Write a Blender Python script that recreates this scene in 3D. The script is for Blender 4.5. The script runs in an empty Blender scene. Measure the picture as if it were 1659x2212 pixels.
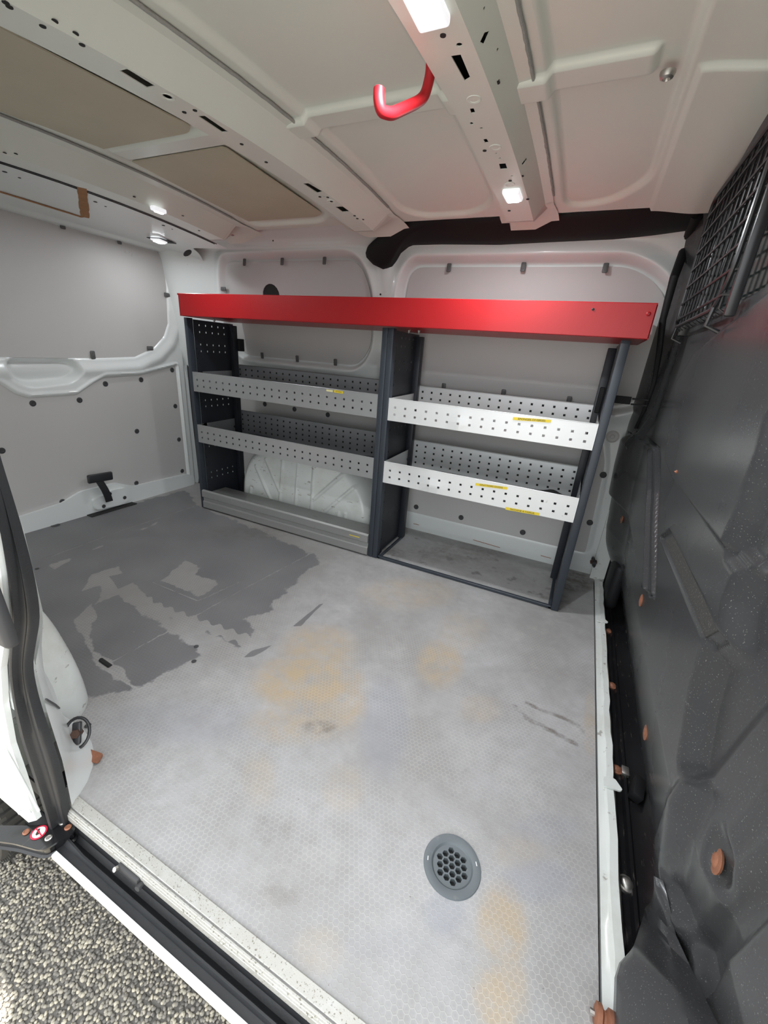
import bpy, bmesh, math, random
import numpy as np
from mathutils import Vector, Matrix, Euler
from mathutils.geometry import tessellate_polygon
random.seed(7); np.random.seed(7)
PI = math.pi
scene = bpy.context.scene
COL = scene.collection

# ------------------------------------------------------------------ camera
CP = np.array([1.65054869, -0.23035057, 0.84627724])
CE = [math.radians(68.65621166), math.radians(-4.19472405), math.radians(25.71103134)]
CF = 878.507
cam_d = bpy.data.cameras.new('camera'); cam = bpy.data.objects.new('camera', cam_d); COL.objects.link(cam)
cam.location = CP; cam.rotation_euler = CE
cam_d.sensor_fit = 'HORIZONTAL'; cam_d.sensor_width = 36.0; cam_d.lens = CF * 36.0 / 1659.0
cam_d.clip_start = 0.01; cam_d.clip_end = 100
scene.camera = cam
CR = np.array(Euler(CE).to_matrix())

# ------------------------------------------------------------------ light
w = bpy.data.worlds.new('sky'); scene.world = w; w.use_nodes = True
nt = w.node_tree; nt.nodes.clear()
out = nt.nodes.new('ShaderNodeOutputWorld'); bg = nt.nodes.new('ShaderNodeBackground')
bg.inputs['Color'].default_value = (0.93, 0.97, 1.0, 1); bg.inputs['Strength'].default_value = 1.4
nt.links.new(bg.outputs[0], out.inputs[0])
sd = bpy.data.lights.new('sun', 'SUN'); sd.energy = 10.5; sd.angle = math.radians(1.2); sd.color = (1, .955, .88)
sun = bpy.data.objects.new('sun', sd); COL.objects.link(sun); sun.location = (1, -3, 4)
sun.rotation_euler = Vector((0.05, -0.055, -1.0)).to_track_quat('-Z', 'Y').to_euler()
scene.view_settings.view_transform = 'Standard'; scene.view_settings.look = 'None'
scene.view_settings.gamma = 1; scene.view_settings.use_curve_mapping = False
scene.view_settings.exposure = 1.0

# ------------------------------------------------------------------ measuring helpers (photo pixel -> point on a real surface)
def ray(u, v):
    return CR @ np.array([(u - 829.5) / CF, -(v - 1106) / CF, -1.0])
def P(u, v, ax, val):
    d = ray(u, v); t = (val - CP[ax]) / d[ax]; return CP + d * t
def PS(u, v, ax, fn, v0):
    val = v0
    for _ in range(40):
        p = P(u, v, ax, val); val = .5 * val + .5 * fn(p)
    return P(u, v, ax, val)

# ------------------------------------------------------------------ materials
MATS = {}
def hexdist(nt, coord, scale):
    """distance to the edge of a hexagon cell, nodes; returns socket 0..0.5"""
    N = nt.nodes; L = nt.links
    def vm(op, a, b=None, c=None):
        n = N.new('ShaderNodeVectorMath'); n.operation = op
        for i, s in enumerate((a, b, c)):
            if s is None: continue
            if isinstance(s, tuple): n.inputs[i].default_value = s
            else: L.new(s, n.inputs[i])
        return n
    def m(op, a, b=None):
        n = N.new('ShaderNodeMath'); n.operation = op
        for i, s in enumerate((a, b)):
            if s is None: continue
            if isinstance(s, (int, float)): n.inputs[i].default_value = s
            else: L.new(s, n.inputs[i])
        return n.outputs[0]
    r = (1, 1.7320508, 1); h = (.5, .8660254, .5)
    p = vm('MULTIPLY', coord, (scale, scale, 0)).outputs[0]
    p = vm('ADD', p, (100, 173.20508, 0)).outputs[0]
    a = vm('SUBTRACT', vm('MODULO', p, r).outputs[0], h).outputs[0]
    b = vm('SUBTRACT', vm('MODULO', vm('ADD', p, h).outputs[0], r).outputs[0], h).outputs[0]
    a = vm('MULTIPLY', a, (1, 1, 0)).outputs[0]; b = vm('MULTIPLY', b, (1, 1, 0)).outputs[0]
    def hd(q):
        ab = vm('ABSOLUTE', q).outputs[0]
        d = vm('DOT_PRODUCT', ab, (.5, .8660254, 0)).outputs['Value']
        s = N.new('ShaderNodeSeparateXYZ'); L.new(ab, s.inputs[0])
        return m('MAXIMUM', d, s.outputs[0])
    return m('SUBTRACT', .5, m('MINIMUM', hd(a), hd(b)))

def pbr(name, col, rough=.5, metal=0., spec=.5, coat=0., var=.06, vs=6., bump=0., bs=150., dirt=None, rvar=0., aniso=None, emit=None, alpha=None, trans=None):
    m = bpy.data.materials.new(name); m.use_nodes = True; MATS[name] = m
    nt = m.node_tree; N = nt.nodes; L = nt.links; b = N['Principled BSDF']
    b.inputs['Roughness'].default_value = rough; b.inputs['Metallic'].default_value = metal
    b.inputs['Specular IOR Level'].default_value = spec
    if coat: b.inputs['Coat Weight'].default_value = coat; b.inputs['Coat Roughness'].default_value = .08
    tc = N.new('ShaderNodeTexCoord')
    src = tc.outputs['Object']
    nz = N.new('ShaderNodeTexNoise'); nz.inputs['Scale'].default_value = vs; nz.inputs['Detail'].default_value = 6; L.new(src, nz.inputs['Vector'])
    mx = N.new('ShaderNodeMix'); mx.data_type = 'RGBA'
    c = Vector(col)
    mx.inputs['A'].default_value = (*[max(0, x * (1 - var)) for x in c], 1); mx.inputs['B'].default_value = (*[min(1, x * (1 + var)) for x in c], 1)
    L.new(nz.outputs['Fac'], mx.inputs['Factor'])
    cs = mx.outputs['Result']
    if dirt:
        for dd in (dirt if isinstance(dirt, list) else [dirt]):
            n2 = N.new('ShaderNodeTexNoise'); n2.inputs['Scale'].default_value = dd.get('s', 20); n2.inputs['Detail'].default_value = dd.get('d', 8)
            n2.inputs['Roughness'].default_value = dd.get('r', .65)
            mp = N.new('ShaderNodeMapping'); mp.inputs['Scale'].default_value = dd.get('sc', (1, 1, 1)); L.new(src, mp.inputs[0]); L.new(mp.outputs[0], n2.inputs['Vector'])
            rp = N.new('ShaderNodeMapRange'); rp.inputs['From Min'].default_value = dd.get('a', .55); rp.inputs['From Max'].default_value = dd.get('b', .7)
            rp.inputs['To Max'].default_value = dd.get('m', .6); L.new(n2.outputs['Fac'], rp.inputs['Value'])
            m2 = N.new('ShaderNodeMix'); m2.data_type = 'RGBA'; L.new(rp.outputs[0], m2.inputs['Factor']); L.new(cs, m2.inputs['A'])
            m2.inputs['B'].default_value = (*dd['c'], 1); cs = m2.outputs['Result']
    L.new(cs, b.inputs['Base Color'])
    if rvar:
        rr = N.new('ShaderNodeMapRange'); rr.inputs['To Min'].default_value = max(0, rough - rvar); rr.inputs['To Max'].default_value = min(1, rough + rvar)
        L.new(nz.outputs['Fac'], rr.inputs['Value']); L.new(rr.outputs[0], b.inputs['Roughness'])
    if bump:
        n3 = N.new('ShaderNodeTexNoise'); n3.inputs['Scale'].default_value = bs; n3.inputs['Detail'].default_value = 4; L.new(src, n3.inputs['Vector'])
        bp = N.new('ShaderNodeBump'); bp.inputs['Strength'].default_value = bump; bp.inputs['Distance'].default_value = .002
        L.new(n3.outputs['Fac'], bp.inputs['Height']); L.new(bp.outputs[0], b.inputs['Normal'])
    if emit: b.inputs['Emission Color'].default_value = (*emit[0], 1); b.inputs['Emission Strength'].default_value = emit[1]
    if trans: b.inputs['Transmission Weight'].default_value = trans
    return m

WHITE = pbr('white_paint', (.76, .79, .775), .28, coat=.25, var=.03, dirt=[dict(c=(.35, .31, .26), s=9, a=.62, b=.8, m=.18), dict(c=(.2, .17, .13), s=60, a=.68, b=.74, m=.3)])
WHITED = pbr('scuffed_white_paint', (.72, .75, .72), .3, coat=.2, var=.05, dirt=[dict(c=(.32, .27, .2), s=5, a=.5, b=.75, m=.35), dict(c=(.16, .12, .09), s=26, a=.62, b=.66, m=.6, sc=(1, 1, 2.5))])
ROOFW = pbr('roof_paint', (.77, .79, .72), .33, coat=.12, var=.04, vs=3)
LINING = pbr('grey_hardboard', (.54, .53, .515), .5, var=.05, vs=3, bump=.05, bs=400, dirt=[dict(c=(.14, .13, .12), s=14, a=.7, b=.76, m=.5, sc=(1, 1, .4)), dict(c=(.42, .27, .12), s=1.7, a=.74, b=.82, m=.2)])
PAD = pbr('beige_damping_pad', (.56, .51, .385), .6, var=.12, vs=5)
BLACKP = pbr('black_trim', (.012, .012, .013), .6, spec=.3, var=.2)
RUBBER = pbr('black_rubber', (.022, .023, .025), .5, var=.3, vs=30, bump=.15, bs=300, dirt=dict(c=(.12, .115, .1), s=40, a=.66, b=.8, m=.3))
BULK = pbr('bulkhead_plastic', (.042, .043, .045), .27, spec=.5, var=.1, vs=3, rvar=.08, bump=.03, bs=500,
           dirt=[dict(c=(.30, .30, .29), s=520, d=1, r=.4, a=.70, b=.74, m=.5), dict(c=(.09, .088, .085), s=3, a=.5, b=.8, m=.35), dict(c=(.28, .28, .27), s=9, d=10, r=.75, a=.66, b=.72, m=.3, sc=(1, 1, 3))])
BULKT = pbr('bulkhead_grain', (.045, .044, .042), .75, var=.25, vs=200, bump=.8, bs=450, dirt=dict(c=(.3, .28, .25), s=300, d=2, a=.6, b=.7, m=.5))
CHAN = pbr('black_channel_paint', (.01, .01, .011), .2, coat=.3, var=.3, bump=.1, bs=60, dirt=dict(c=(.17, .15, .12), s=35, a=.6, b=.72, m=.45, sc=(4, .6, 1)))
RACK = pbr('slate_powder_coat', (.03, .038, .05), .42, var=.08, bump=.08, bs=700)
RACKD = pbr('dark_slate_powder_coat', (.018, .021, .028), .45, var=.1, bump=.08, bs=700)
ALU_SHADE = pbr('shaded_aluminium_sheet', (.37, .375, .38), .42, metal=.55, var=.05, vs=4, rvar=.06, dirt=[dict(c=(.85, .85, .85), s=30, a=.7, b=.73, m=.5), dict(c=(.2, .19, .18), s=20, a=.68, b=.74, m=.4)])  # left trays: same sheet as the right ones, their shade in the colour
ALU_LIT = pbr('lit_aluminium_sheet', (.74, .75, .745), .4, metal=.35, var=.04, vs=4, dirt=[dict(c=(.25, .24, .22), s=24, a=.69, b=.73, m=.5)])  # right trays: same sheet, the stronger light there put into the colour
ALU_BACK_SHADE = pbr('shaded_back_aluminium_sheet', (.42, .43, .45), .38, metal=.6, var=.12, vs=7, dirt=dict(c=(.7, .72, .75), s=22, a=.66, b=.72, m=.35))  # same sheet again, toned for the shaded left backs
ALUB = pbr('worn_aluminium_extrusion', (.33, .33, .32), .45, metal=.5, var=.08, vs=9, dirt=dict(c=(.16, .14, .11), s=30, a=.6, b=.75, m=.4))
RED = pbr('red_enamel', (.36, .003, .006), .42, var=.05, coat=.1, dirt=dict(c=(.3, .02, .02), s=40, a=.72, b=.76, m=.5))
REDR = pbr('red_rubber_sleeve', (.42, .008, .014), .5, var=.12, vs=30, dirt=dict(c=(.12, .03, .02), s=25, a=.63, b=.7, m=.5))
GREYP = pbr('grey_plastic_clip', (.11, .11, .108), .5, var=.1)
DKP = pbr('dark_plastic_plug', (.045, .045, .047), .5, var=.1)
VENT = pbr('grey_vent_plastic', (.125, .145, .155), .45, var=.1, vs=30, dirt=dict(c=(.3, .3, .28), s=60, a=.6, b=.75, m=.5))
MAT_ = pbr('black_ribbed_mat', (.03, .03, .032), .7, var=.3, bump=.4, bs=120)
STEEL = pbr('zinc_bolt', (.5, .48, .45), .35, metal=.9, var=.1)
RUST = pbr('rusty_copper_bolt', (.33, .14, .08), .55, metal=.3, var=.4, vs=90, bump=.3, bs=300)
RUSTD = pbr('dark_rusty_nut', (.10, .055, .04), .6, metal=.3, var=.4, vs=90, bump=.3, bs=300)
GLASS = pbr('dark_window_glass', (.02, .028, .026), .06, spec=.6, var=.1)
YEL = pbr('yellow_label_tape', (.80, .60, .03), .4, var=.08, vs=60)
YELW = pbr('faded_label_tape', (.72, .68, .36), .45, var=.15, vs=60)
INK = pbr('label_ink', (.03, .025, .01), .5)
PINK = pbr('sticker_red', (.65, .02, .06), .4)
STW = pbr('sticker_white', (.8, .8, .8), .4)
BROWN = pbr('torn_brown_card', (.36, .17, .065), .8, var=.25, vs=40, bump=.3)
SEAL = pbr('grey_seam_sealer', (.36, .36, .34), .6, var=.2, vs=200, bump=.8, bs=500)
DARK = pbr('cavity_shade_black', (.02, .02, .02), .8)  # near-black that puts the shade of holes and hollows into the colour
TYRE = pbr('tyre_rubber', (.035, .034, .03), .8, var=.3, bump=.3, bs=200)
LENS = pbr('led_lens', (.9, .9, .9), .2, emit=((.93, .96, 1), 9.))
LENSB = pbr('led_housing_clear', (.75, .76, .78), .15, spec=.6, emit=((.95, .97, 1), .35))
WIRE = pbr('black_wire_coating', (.02, .02, .022), .3, spec=.6, var=.2)

# threshold strip with fine ribs and dark speckles
THR = pbr('speckled_threshold_aluminium', (.50, .49, .45), .45, metal=.3, var=.05, vs=60, bump=.25, bs=700, dirt=[dict(c=(.12, .10, .05), s=260, d=2, a=.6, b=.66, m=.7), dict(c=(.62, .63, .63), s=30, a=.5, b=.7, m=.4)])

# ------------------------------------------------------------------ floor material (uses worn / stain attributes of the floor mesh)
def floor_material():
    m = bpy.data.materials.new('worn_resin_floor'); m.use_nodes = True; nt = m.node_tree; N = nt.nodes; L = nt.links; b = N['Principled BSDF']
    tc = N.new('ShaderNodeTexCoord'); ob = tc.outputs['Object']
    def attr(n):
        a = N.new('ShaderNodeAttribute'); a.attribute_name = n; return a.outputs['Fac']
    def noise(s, d=5, r=.6, vec=ob):
        n = N.new('ShaderNodeTexNoise'); n.inputs['Scale'].default_value = s; n.inputs['Detail'].default_value = d; n.inputs['Roughness'].default_value = r
        L.new(vec, n.inputs['Vector']); return n.outputs['Fac']
    def m_(op, a, b=0., c=None):
        n = N.new('ShaderNodeMath'); n.operation = op
        for i, s in enumerate((a, b, c)):
            if s is None: continue
            if isinstance(s, (int, float)): n.inputs[i].default_value = s
            else: L.new(s, n.inputs[i])
        return n.outputs[0]
    def mr(v, a, b_, c=0., d=1.):
        n = N.new('ShaderNodeMapRange'); L.new(v, n.inputs['Value'])
        for k, x in zip(('From Min', 'From Max', 'To Min', 'To Max'), (a, b_, c, d)): n.inputs[k].default_value = x
        return n.outputs[0]
    def mix(f, a, b_):
        n = N.new('ShaderNodeMix'); n.data_type = 'RGBA'
        if isinstance(f, (int, float)): n.inputs['Factor'].default_value = f
        else: L.new(f, n.inputs['Factor'])
        for k, x in (('A', a), ('B', b_)):
            if isinstance(x, tuple): n.inputs[k].default_value = (*x, 1)
            else: L.new(x, n.inputs[k])
        return n.outputs['Result']
    hexd = hexdist(nt, ob, 1 / .0097)
    ridge = mr(hexd, .03, .10, 1, 0)
    hz = m_('MULTIPLY', mr(noise(7, 4), .32, .55), attr('hexa'))
    wear = m_('ADD', attr('worn'), m_('MULTIPLY', m_('SUBTRACT', noise(14, 8, .62), .5), .75))
    wf = mr(wear, .47, .53)
    light = mix(mr(noise(3.2, 8, .65), .38, .62), (.325, .315, .305), (.435, .43, .432))
    light = mix(m_('MULTIPLY', mr(noise(22, 9, .75), .45, .68), .5), light, (.29, .28, .265))
    light = mix(m_('MULTIPLY', mr(noise(9, 9, .8), .52, .66), .35), light, (.50, .49, .475))
    dark = mix(mr(noise(5, 6), .3, .7), (.145, .144, .148), (.20, .197, .199))
    dark = mix(mr(attr('half'), 0, 1, 0, .5), dark, (.25, .235, .22))
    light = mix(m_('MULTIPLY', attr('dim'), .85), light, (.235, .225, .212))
    c = mix(wf, dark, light)
    c = mix(m_('MULTIPLY', attr('tan'), mr(noise(16, 8, .7), .33, .58, .05, 1)), c, (.46, .36, .235))
    c = mix(m_('MULTIPLY', attr('blue'), .8), c, (.285, .30, .345))
    c = mix(m_('MULTIPLY', attr('brown'), mr(noise(30, 8), .35, .6)), c, (.135, .118, .095))
    c = mix(m_('MULTIPLY', m_('MULTIPLY', ridge, hz), m_('MULTIPLY', wf, .27)), c, (.60, .585, .56))
    pit = mr(hexd, .2, .36)
    c = mix(m_('MULTIPLY', m_('MULTIPLY', pit, hz), .18), c, (.27, .27, .28))
    sp = mr(noise(120, 2, .5), .74, .77)
    c = mix(m_('MULTIPLY', sp, .5), c, (.09, .08, .07))
    L.new(c, b.inputs['Base Color'])
    L.new(mr(noise(10, 5), .3, .7, .42, .6), b.inputs['Roughness'])
    b.inputs['Specular IOR Level'].default_value = .4
    hgt = m_('ADD', m_('MULTIPLY', ridge, m_('MULTIPLY', attr('hexa'), .6)), m_('MULTIPLY', noise(500, 3), .15))
    bp = N.new('ShaderNodeBump'); bp.inputs['Strength'].default_value = .35; bp.inputs['Distance'].default_value = .001
    L.new(hgt, bp.inputs['Height']); L.new(bp.outputs[0], b.inputs['Normal'])
    return m
FLOORM = floor_material()

# ------------------------------------------------------------------ object helpers
WP = {}
def wpos(o): return WP.get(o.name, Vector((0, 0, 0)))
def link(o, parent, pos, rot=None, scale=None):
    COL.objects.link(o)
    if parent is not None: o.parent = parent
    o.location = Vector(pos) - (wpos(parent) if parent is not None else Vector((0, 0, 0)))
    if rot is not None: o.rotation_euler = rot
    if scale is not None: o.scale = scale
    WP[o.name] = Vector(pos)
    return o
def tag(o, label=None, cat=None, group=None, kind=None):
    if label: o['label'] = label
    if cat: o['category'] = cat
    if group: o['group'] = group
    if kind: o['kind'] = kind
    return o
def thing(name, loc, label, cat, group=None):
    o = bpy.data.objects.new(name, None); o.empty_display_size = .05
    link(o, None, loc); return tag(o, label, cat, group)
def mesh(name, V, F, mat, smooth=False, ang=35):
    me = bpy.data.meshes.new(name)
    me.from_pydata([tuple(map(float, v)) for v in V], [], [tuple(int(i) for i in f) for f in F]); me.update()
    me.materials.append(mat)
    bm = bmesh.new(); bm.from_mesh(me); bmesh.ops.recalc_face_normals(bm, faces=bm.faces); bm.to_mesh(me); bm.free()
    if smooth:
        me.shade_smooth(); me.set_sharp_from_angle(angle=math.radians(ang))
    return me
def mk(name, V, F, mat, parent=None, pos=(0, 0, 0), smooth=False, ang=35, rot=None):
    return link(bpy.data.objects.new(name, mesh(name, V, F, mat, smooth, ang)), parent, pos, rot)
def inst(name, me, parent, pos, rot=None, scale=None):
    return link(bpy.data.objects.new(name, me), parent, pos, rot, scale)
def join(parts):
    V, F = [], []
    for v, f in parts:
        k = len(V); V += [tuple(p) for p in v]; F += [tuple(i + k for i in q) for q in f]
    return V, F
def box(x0, x1, y0, y1, z0, z1):
    V = [(x, y, z) for z in (z0, z1) for y in (y0, y1) for x in (x0, x1)]
    return V, [(0, 2, 3, 1), (4, 5, 7, 6), (0, 1, 5, 4), (2, 6, 7, 3), (0, 4, 6, 2), (1, 3, 7, 5)]
def rbox(x0, x1, y0, y1, z0, z1, r=.002, seg=2):
    bm = bmesh.new(); V, F = box(x0, x1, y0, y1, z0, z1)
    vs = [bm.verts.new(v) for v in V]; [bm.faces.new([vs[i] for i in f]) for f in F]
    bmesh.ops.bevel(bm, geom=bm.edges[:], offset=r, segments=seg, affect='EDGES', profile=.5)
    V = [tuple(v.co) for v in bm.verts]; bm.verts.index_update(); F = [[v.index for v in f.verts] for f in bm.faces]; bm.free(); return V, F
def tube(pts, r, n=8, closed=False, cap=True):
    pts = [Vector(p) for p in pts]; V, F = [], []; m = len(pts)
    rr = r if isinstance(r, (list, tuple)) else [r] * m
    up = None
    for i, p in enumerate(pts):
        a = pts[(i - 1) % m] if (closed or i > 0) else p; b = pts[(i + 1) % m] if (closed or i < m - 1) else p
        t = (b - a).normalized()
        if up is None:
            up = Vector((0, 0, 1)) if abs(t.z) < .9 else Vector((1, 0, 0))
        x = t.cross(up).normalized(); y = x.cross(t).normalized(); up = y
        for k in range(n):
            an = 2 * PI * k / n; V.append(tuple(p + (x * math.cos(an) + y * math.sin(an)) * rr[i]))
    for i in range(m if closed else m - 1):
        j = (i + 1) % m
        for k in range(n):
            k2 = (k + 1) % n; F.append((i * n + k, i * n + k2, j * n + k2, j * n + k))
    if cap and not closed:
        F.append(tuple(range(n - 1, -1, -1))); F.append(tuple((m - 1) * n + k for k in range(n)))
    return V, F
def fillet(pts, r=.02, seg=5, closed=False):
    """round the corners of a 2D/3D polyline"""
    pts = [Vector(p) for p in pts]; n = len(pts); out = []
    for i, p in enumerate(pts):
        if not closed and (i == 0 or i == n - 1): out.append(p); continue
        a = pts[(i - 1) % n] - p; b = pts[(i + 1) % n] - p
        d = min(r, a.length * .48, b.length * .48)
        A = p + a.normalized() * d; B = p + b.normalized() * d
        for k in range(seg + 1):
            t = k / seg; out.append(A * (1 - t) ** 2 + p * 2 * t * (1 - t) + B * t * t)
    return out
def lathe(prof, n=24):
    """profile (r,z) around z"""
    V, F = [], []; m = len(prof)
    for r, z in prof:
        for k in range(n):
            a = 2 * PI * k / n; V.append((r * math.cos(a), r * math.sin(a), z))
    for i in range(m - 1):
        for k in range(n):
            k2 = (k + 1) % n; F.append((i * n + k, i * n + k2, (i + 1) * n + k2, (i + 1) * n + k))
    F.append(tuple(range(n - 1, -1, -1))); F.append(tuple((m - 1) * n + k for k in range(n)))
    return V, F
def plate(outer, holes, fmap, th):
    """polygon with holes in 2D, mapped by fmap(a,b,t) into 3D, t = 0 front .. th back"""
    rings = [[Vector((a, b, 0)) for a, b in r] for r in [outer] + holes]
    tris = tessellate_polygon(rings)
    flat = [(p.x, p.y) for r in rings for p in r]; n = len(flat)
    V = [fmap(a, b, 0) for a, b in flat]; F = [tuple(t) for t in tris]
    if th:
        V += [fmap(a, b, th) for a, b in flat]; F += [tuple(i + n for i in reversed(t)) for t in tris]
        k = 0
        for r in rings:
            m = len(r)
            for i in range(m):
                j = (i + 1) % m; F.append((k + i, k + j, n + k + j, n + k + i))
            k += m
    return V, F
def rect_hole(a, b, w, h): return [(a - w / 2, b - h / 2), (a + w / 2, b - h / 2), (a + w / 2, b + h / 2), (a - w / 2, b + h / 2)]
def disc_hole(a, b, r, n=10, ry=None): return [(a + r * math.cos(2 * PI * k / n), b + (ry or r) * math.sin(2 * PI * k / n)) for k in range(n)]
def perf(a0, a1, b0, b1, holes, fmap, th):
    """rect sheet with square holes as a grid (holes: (a,b,w,h))"""
    A = sorted(set([a0, a1] + [round(h[0] - h[2] / 2, 5) for h in holes] + [round(h[0] + h[2] / 2, 5) for h in holes]))
    B = sorted(set([b0, b1] + [round(h[1] - h[3] / 2, 5) for h in holes] + [round(h[1] + h[3] / 2, 5) for h in holes]))
    hs = set((round(h[0] - h[2] / 2, 5), round(h[1] - h[3] / 2, 5)) for h in holes)
    nA, nB = len(A), len(B); solid = {}
    for i in range(nA - 1):
        for j in range(nB - 1): solid[i, j] = (A[i], B[j]) not in hs
    V = [fmap(a, b, t) for t in (0, th) for b in B for a in A]; n = nA * nB; F = []
    for (i, j), s in solid.items():
        if not s: continue
        q = (j * nA + i, j * nA + i + 1, (j + 1) * nA + i + 1, (j + 1) * nA + i)
        F.append(q); F.append(tuple(n + k for k in reversed(q)))
        for (di, dj), (p, r) in zip(((0, -1), (1, 0), (0, 1), (-1, 0)), ((0, 1), (1, 2), (2, 3), (3, 0))):
            if not solid.get((i + di, j + dj), False): F.append((q[r], q[p], q[p] + n, q[r] + n))
    return V, F
# numpy distance fields -------------------------------------------------
def sd_poly(X, Y, poly):
    d = np.full(X.shape, 1e9); s = np.ones(X.shape); n = len(poly)
    for i in range(n):
        ax, ay = poly[i]; bx, by = poly[i - 1]
        ex, ey = bx - ax, by - ay; wx, wy = X - ax, Y - ay
        t = np.clip((wx * ex + wy * ey) / (ex * ex + ey * ey + 1e-12), 0, 1)
        d = np.minimum(d, (wx - ex * t) ** 2 + (wy - ey * t) ** 2)
        c1 = Y >= ay; c2 = Y < by; c3 = ex * wy > ey * wx
        fl = (c1 & c2 & c3) | (~c1 & ~c2 & ~c3); s = np.where(fl, -s, s)
    return s * np.sqrt(d)
def sd_line(X, Y, pts):
    d = np.full(X.shape, 1e9)
    for (ax, ay), (bx, by) in zip(pts[:-1], pts[1:]):
        ex, ey = bx - ax, by - ay; wx, wy = X - ax, Y - ay
        t = np.clip((wx * ex + wy * ey) / (ex * ex + ey * ey + 1e-12), 0, 1)
        d = np.minimum(d, (wx - ex * t) ** 2 + (wy - ey * t) ** 2)
    return np.sqrt(d)
def sstep(x, a, b):
    t = np.clip((x - a) / (b - a), 0, 1); return t * t * (3 - 2 * t)
def inside(sd, w): return sstep(-sd, -w / 2, w / 2)
def rpoly(pts, r, seg=5): return [(p.x, p.y) for p in fillet([(a, b, 0) for a, b in pts], r, seg, True)]
def field(name, A, B, fn, mat, parent=None, mask=None, attrs=None, ang=60):
    """grid surface; A,B 1-D arrays; fn(AA,BB)->X,Y,Z; mask true = keep"""
    AA, BB = np.meshgrid(A, B); X, Y, Z = fn(AA, BB); nb, na = AA.shape
    V = np.stack([X, Y, Z], -1).reshape(-1, 3); idx = np.arange(na * nb).reshape(nb, na); used = np.ones(na * nb, bool)
    Q = np.stack([idx[:-1, :-1], idx[:-1, 1:], idx[1:, 1:], idx[1:, :-1]], -1).reshape(-1, 4)
    if mask is not None:
        mk_ = mask(AA, BB).reshape(-1); Q = Q[mk_[Q].all(1)]
        used = np.zeros(len(V), bool); used[Q.ravel()] = True; rem = np.cumsum(used) - 1; V = V[used]; Q = rem[Q]
    me = bpy.data.meshes.new(name); me.vertices.add(len(V)); me.vertices.foreach_set('co', V.astype(np.float32).ravel())
    me.loops.add(Q.size); me.loops.foreach_set('vertex_index', Q.astype(np.int32).ravel())
    me.polygons.add(len(Q)); me.polygons.foreach_set('loop_start', np.arange(0, Q.size, 4, dtype=np.int32)); me.polygons.foreach_set('loop_total', np.full(len(Q), 4, np.int32))
    me.update(calc_edges=True); me.validate()
    if attrs:
        for k, f in attrs.items():
            a = me.attributes.new(k, 'FLOAT', 'POINT'); a.data.foreach_set('value', f(AA, BB).ravel()[used].astype(np.float32))
    me.materials.append(mat); me.shade_smooth(); me.set_sharp_from_angle(angle=math.radians(ang))
    return link(bpy.data.objects.new(name, me), parent, (0, 0, 0))

# measured constants (metres): x towards the cab, y across the van away from the side door, z up from the load floor
WY = 1.62; EX = 1.862; RX = -.431

# ================================================================== SETTING
# ---- floor
def fp(pts): return [tuple(P(u, v, 2, 0)[:2]) for u, v in pts]
dark_main = fp([(400, 1060), (434, 1096), (530, 1134), (617, 1172), (680, 1197), (690, 1214), (641, 1252), (612, 1286), (579, 1322), (528, 1336), (552, 1360), (521, 1397), (487, 1389), (458, 1368), (400, 1341), (340, 1312), (300, 1292), (290, 1300), (357, 1363), (424, 1397), (429, 1416), (386, 1440), (309, 1484), (256, 1500), (180, 1500), (100, 1400), (20, 1250), (-60, 1180), (20, 1150)])
band = fp([(240, 1255), (330, 1310), (420, 1345), (480, 1365), (537, 1385)])
light_in = [fp([(190, 1240), (260, 1220), (280, 1245), (330, 1290), (360, 1330), (345, 1350), (290, 1320), (250, 1290), (200, 1310), (210, 1270), (170, 1280)]),
            fp([(340, 1256), (400, 1205), (440, 1225), (430, 1240), (470, 1250), (480, 1262), (450, 1285), (425, 1297), (390, 1280)]),
            fp([(150, 1340), (200, 1300), (215, 1330), (200, 1370), (215, 1405), (270, 1440), (305, 1490), (240, 1470), (205, 1440), (180, 1400)]),
            fp([(275, 1365), (296, 1340), (304, 1362), (300, 1396), (283, 1390)]),
            fp([(100, 1220), (250, 1165), (350, 1120), (340, 1135), (180, 1200), (110, 1240)])]
dark_small = [fp([(235, 1245), (275, 1236), (305, 1243), (280, 1262), (255, 1272)]), fp([(524, 1421), (545, 1405), (590, 1392), (575, 1404), (548, 1418)]),
              fp([(632, 1353), (690, 1305), (700, 1303), (650, 1352)])]
bayp = fp([(822, 1206), (868, 1150), (1230, 1245), (1196, 1306)])
# fine panel joints in the mat are pressed a millimetre deep
def joint(*px): return [tuple(P(u, v, 2, 0)[:2]) for u, v in px]
joints = [joint((430, 1297), (800, 1215)) if 0 else joint((240, 1430), (360, 1365), (520, 1275), (700, 1180)), joint((215, 1425), (300, 1495)), joint((540, 1405), (690, 1300), (800, 1222)), joint((100, 1205), (250, 1150), (420, 1093)), joint((330, 1257), (425, 1298), (450, 1288), (520, 1255))]
def f_worn(X, Y):
    d = sd_poly(X, Y, dark_main); w_ = sstep(d, -.10, .10)
    for k, p in enumerate(light_in): w_ = np.maximum(w_, (.66, .62, .68, .56, .57)[k] * inside(sd_poly(X, Y, p), .06))
    b_ = sd_line(X, Y, band); w_ = np.maximum(w_, .9 * (1 - sstep(b_ + .008 * np.sin(X * 120 + Y * 60), .012, .03)))
    for j in joints: w_ = np.maximum(w_, .60 * (1 - sstep(sd_line(X, Y, j), .001, .005)))
    for p in dark_small: w_ = np.minimum(w_, 1 - .95 * inside(sd_poly(X, Y, p), .02))
    w_ = np.minimum(w_, 1 - .42 * inside(sd_poly(X, Y, bayp), .06))
    return w_ * 1.05 - .02
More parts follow.
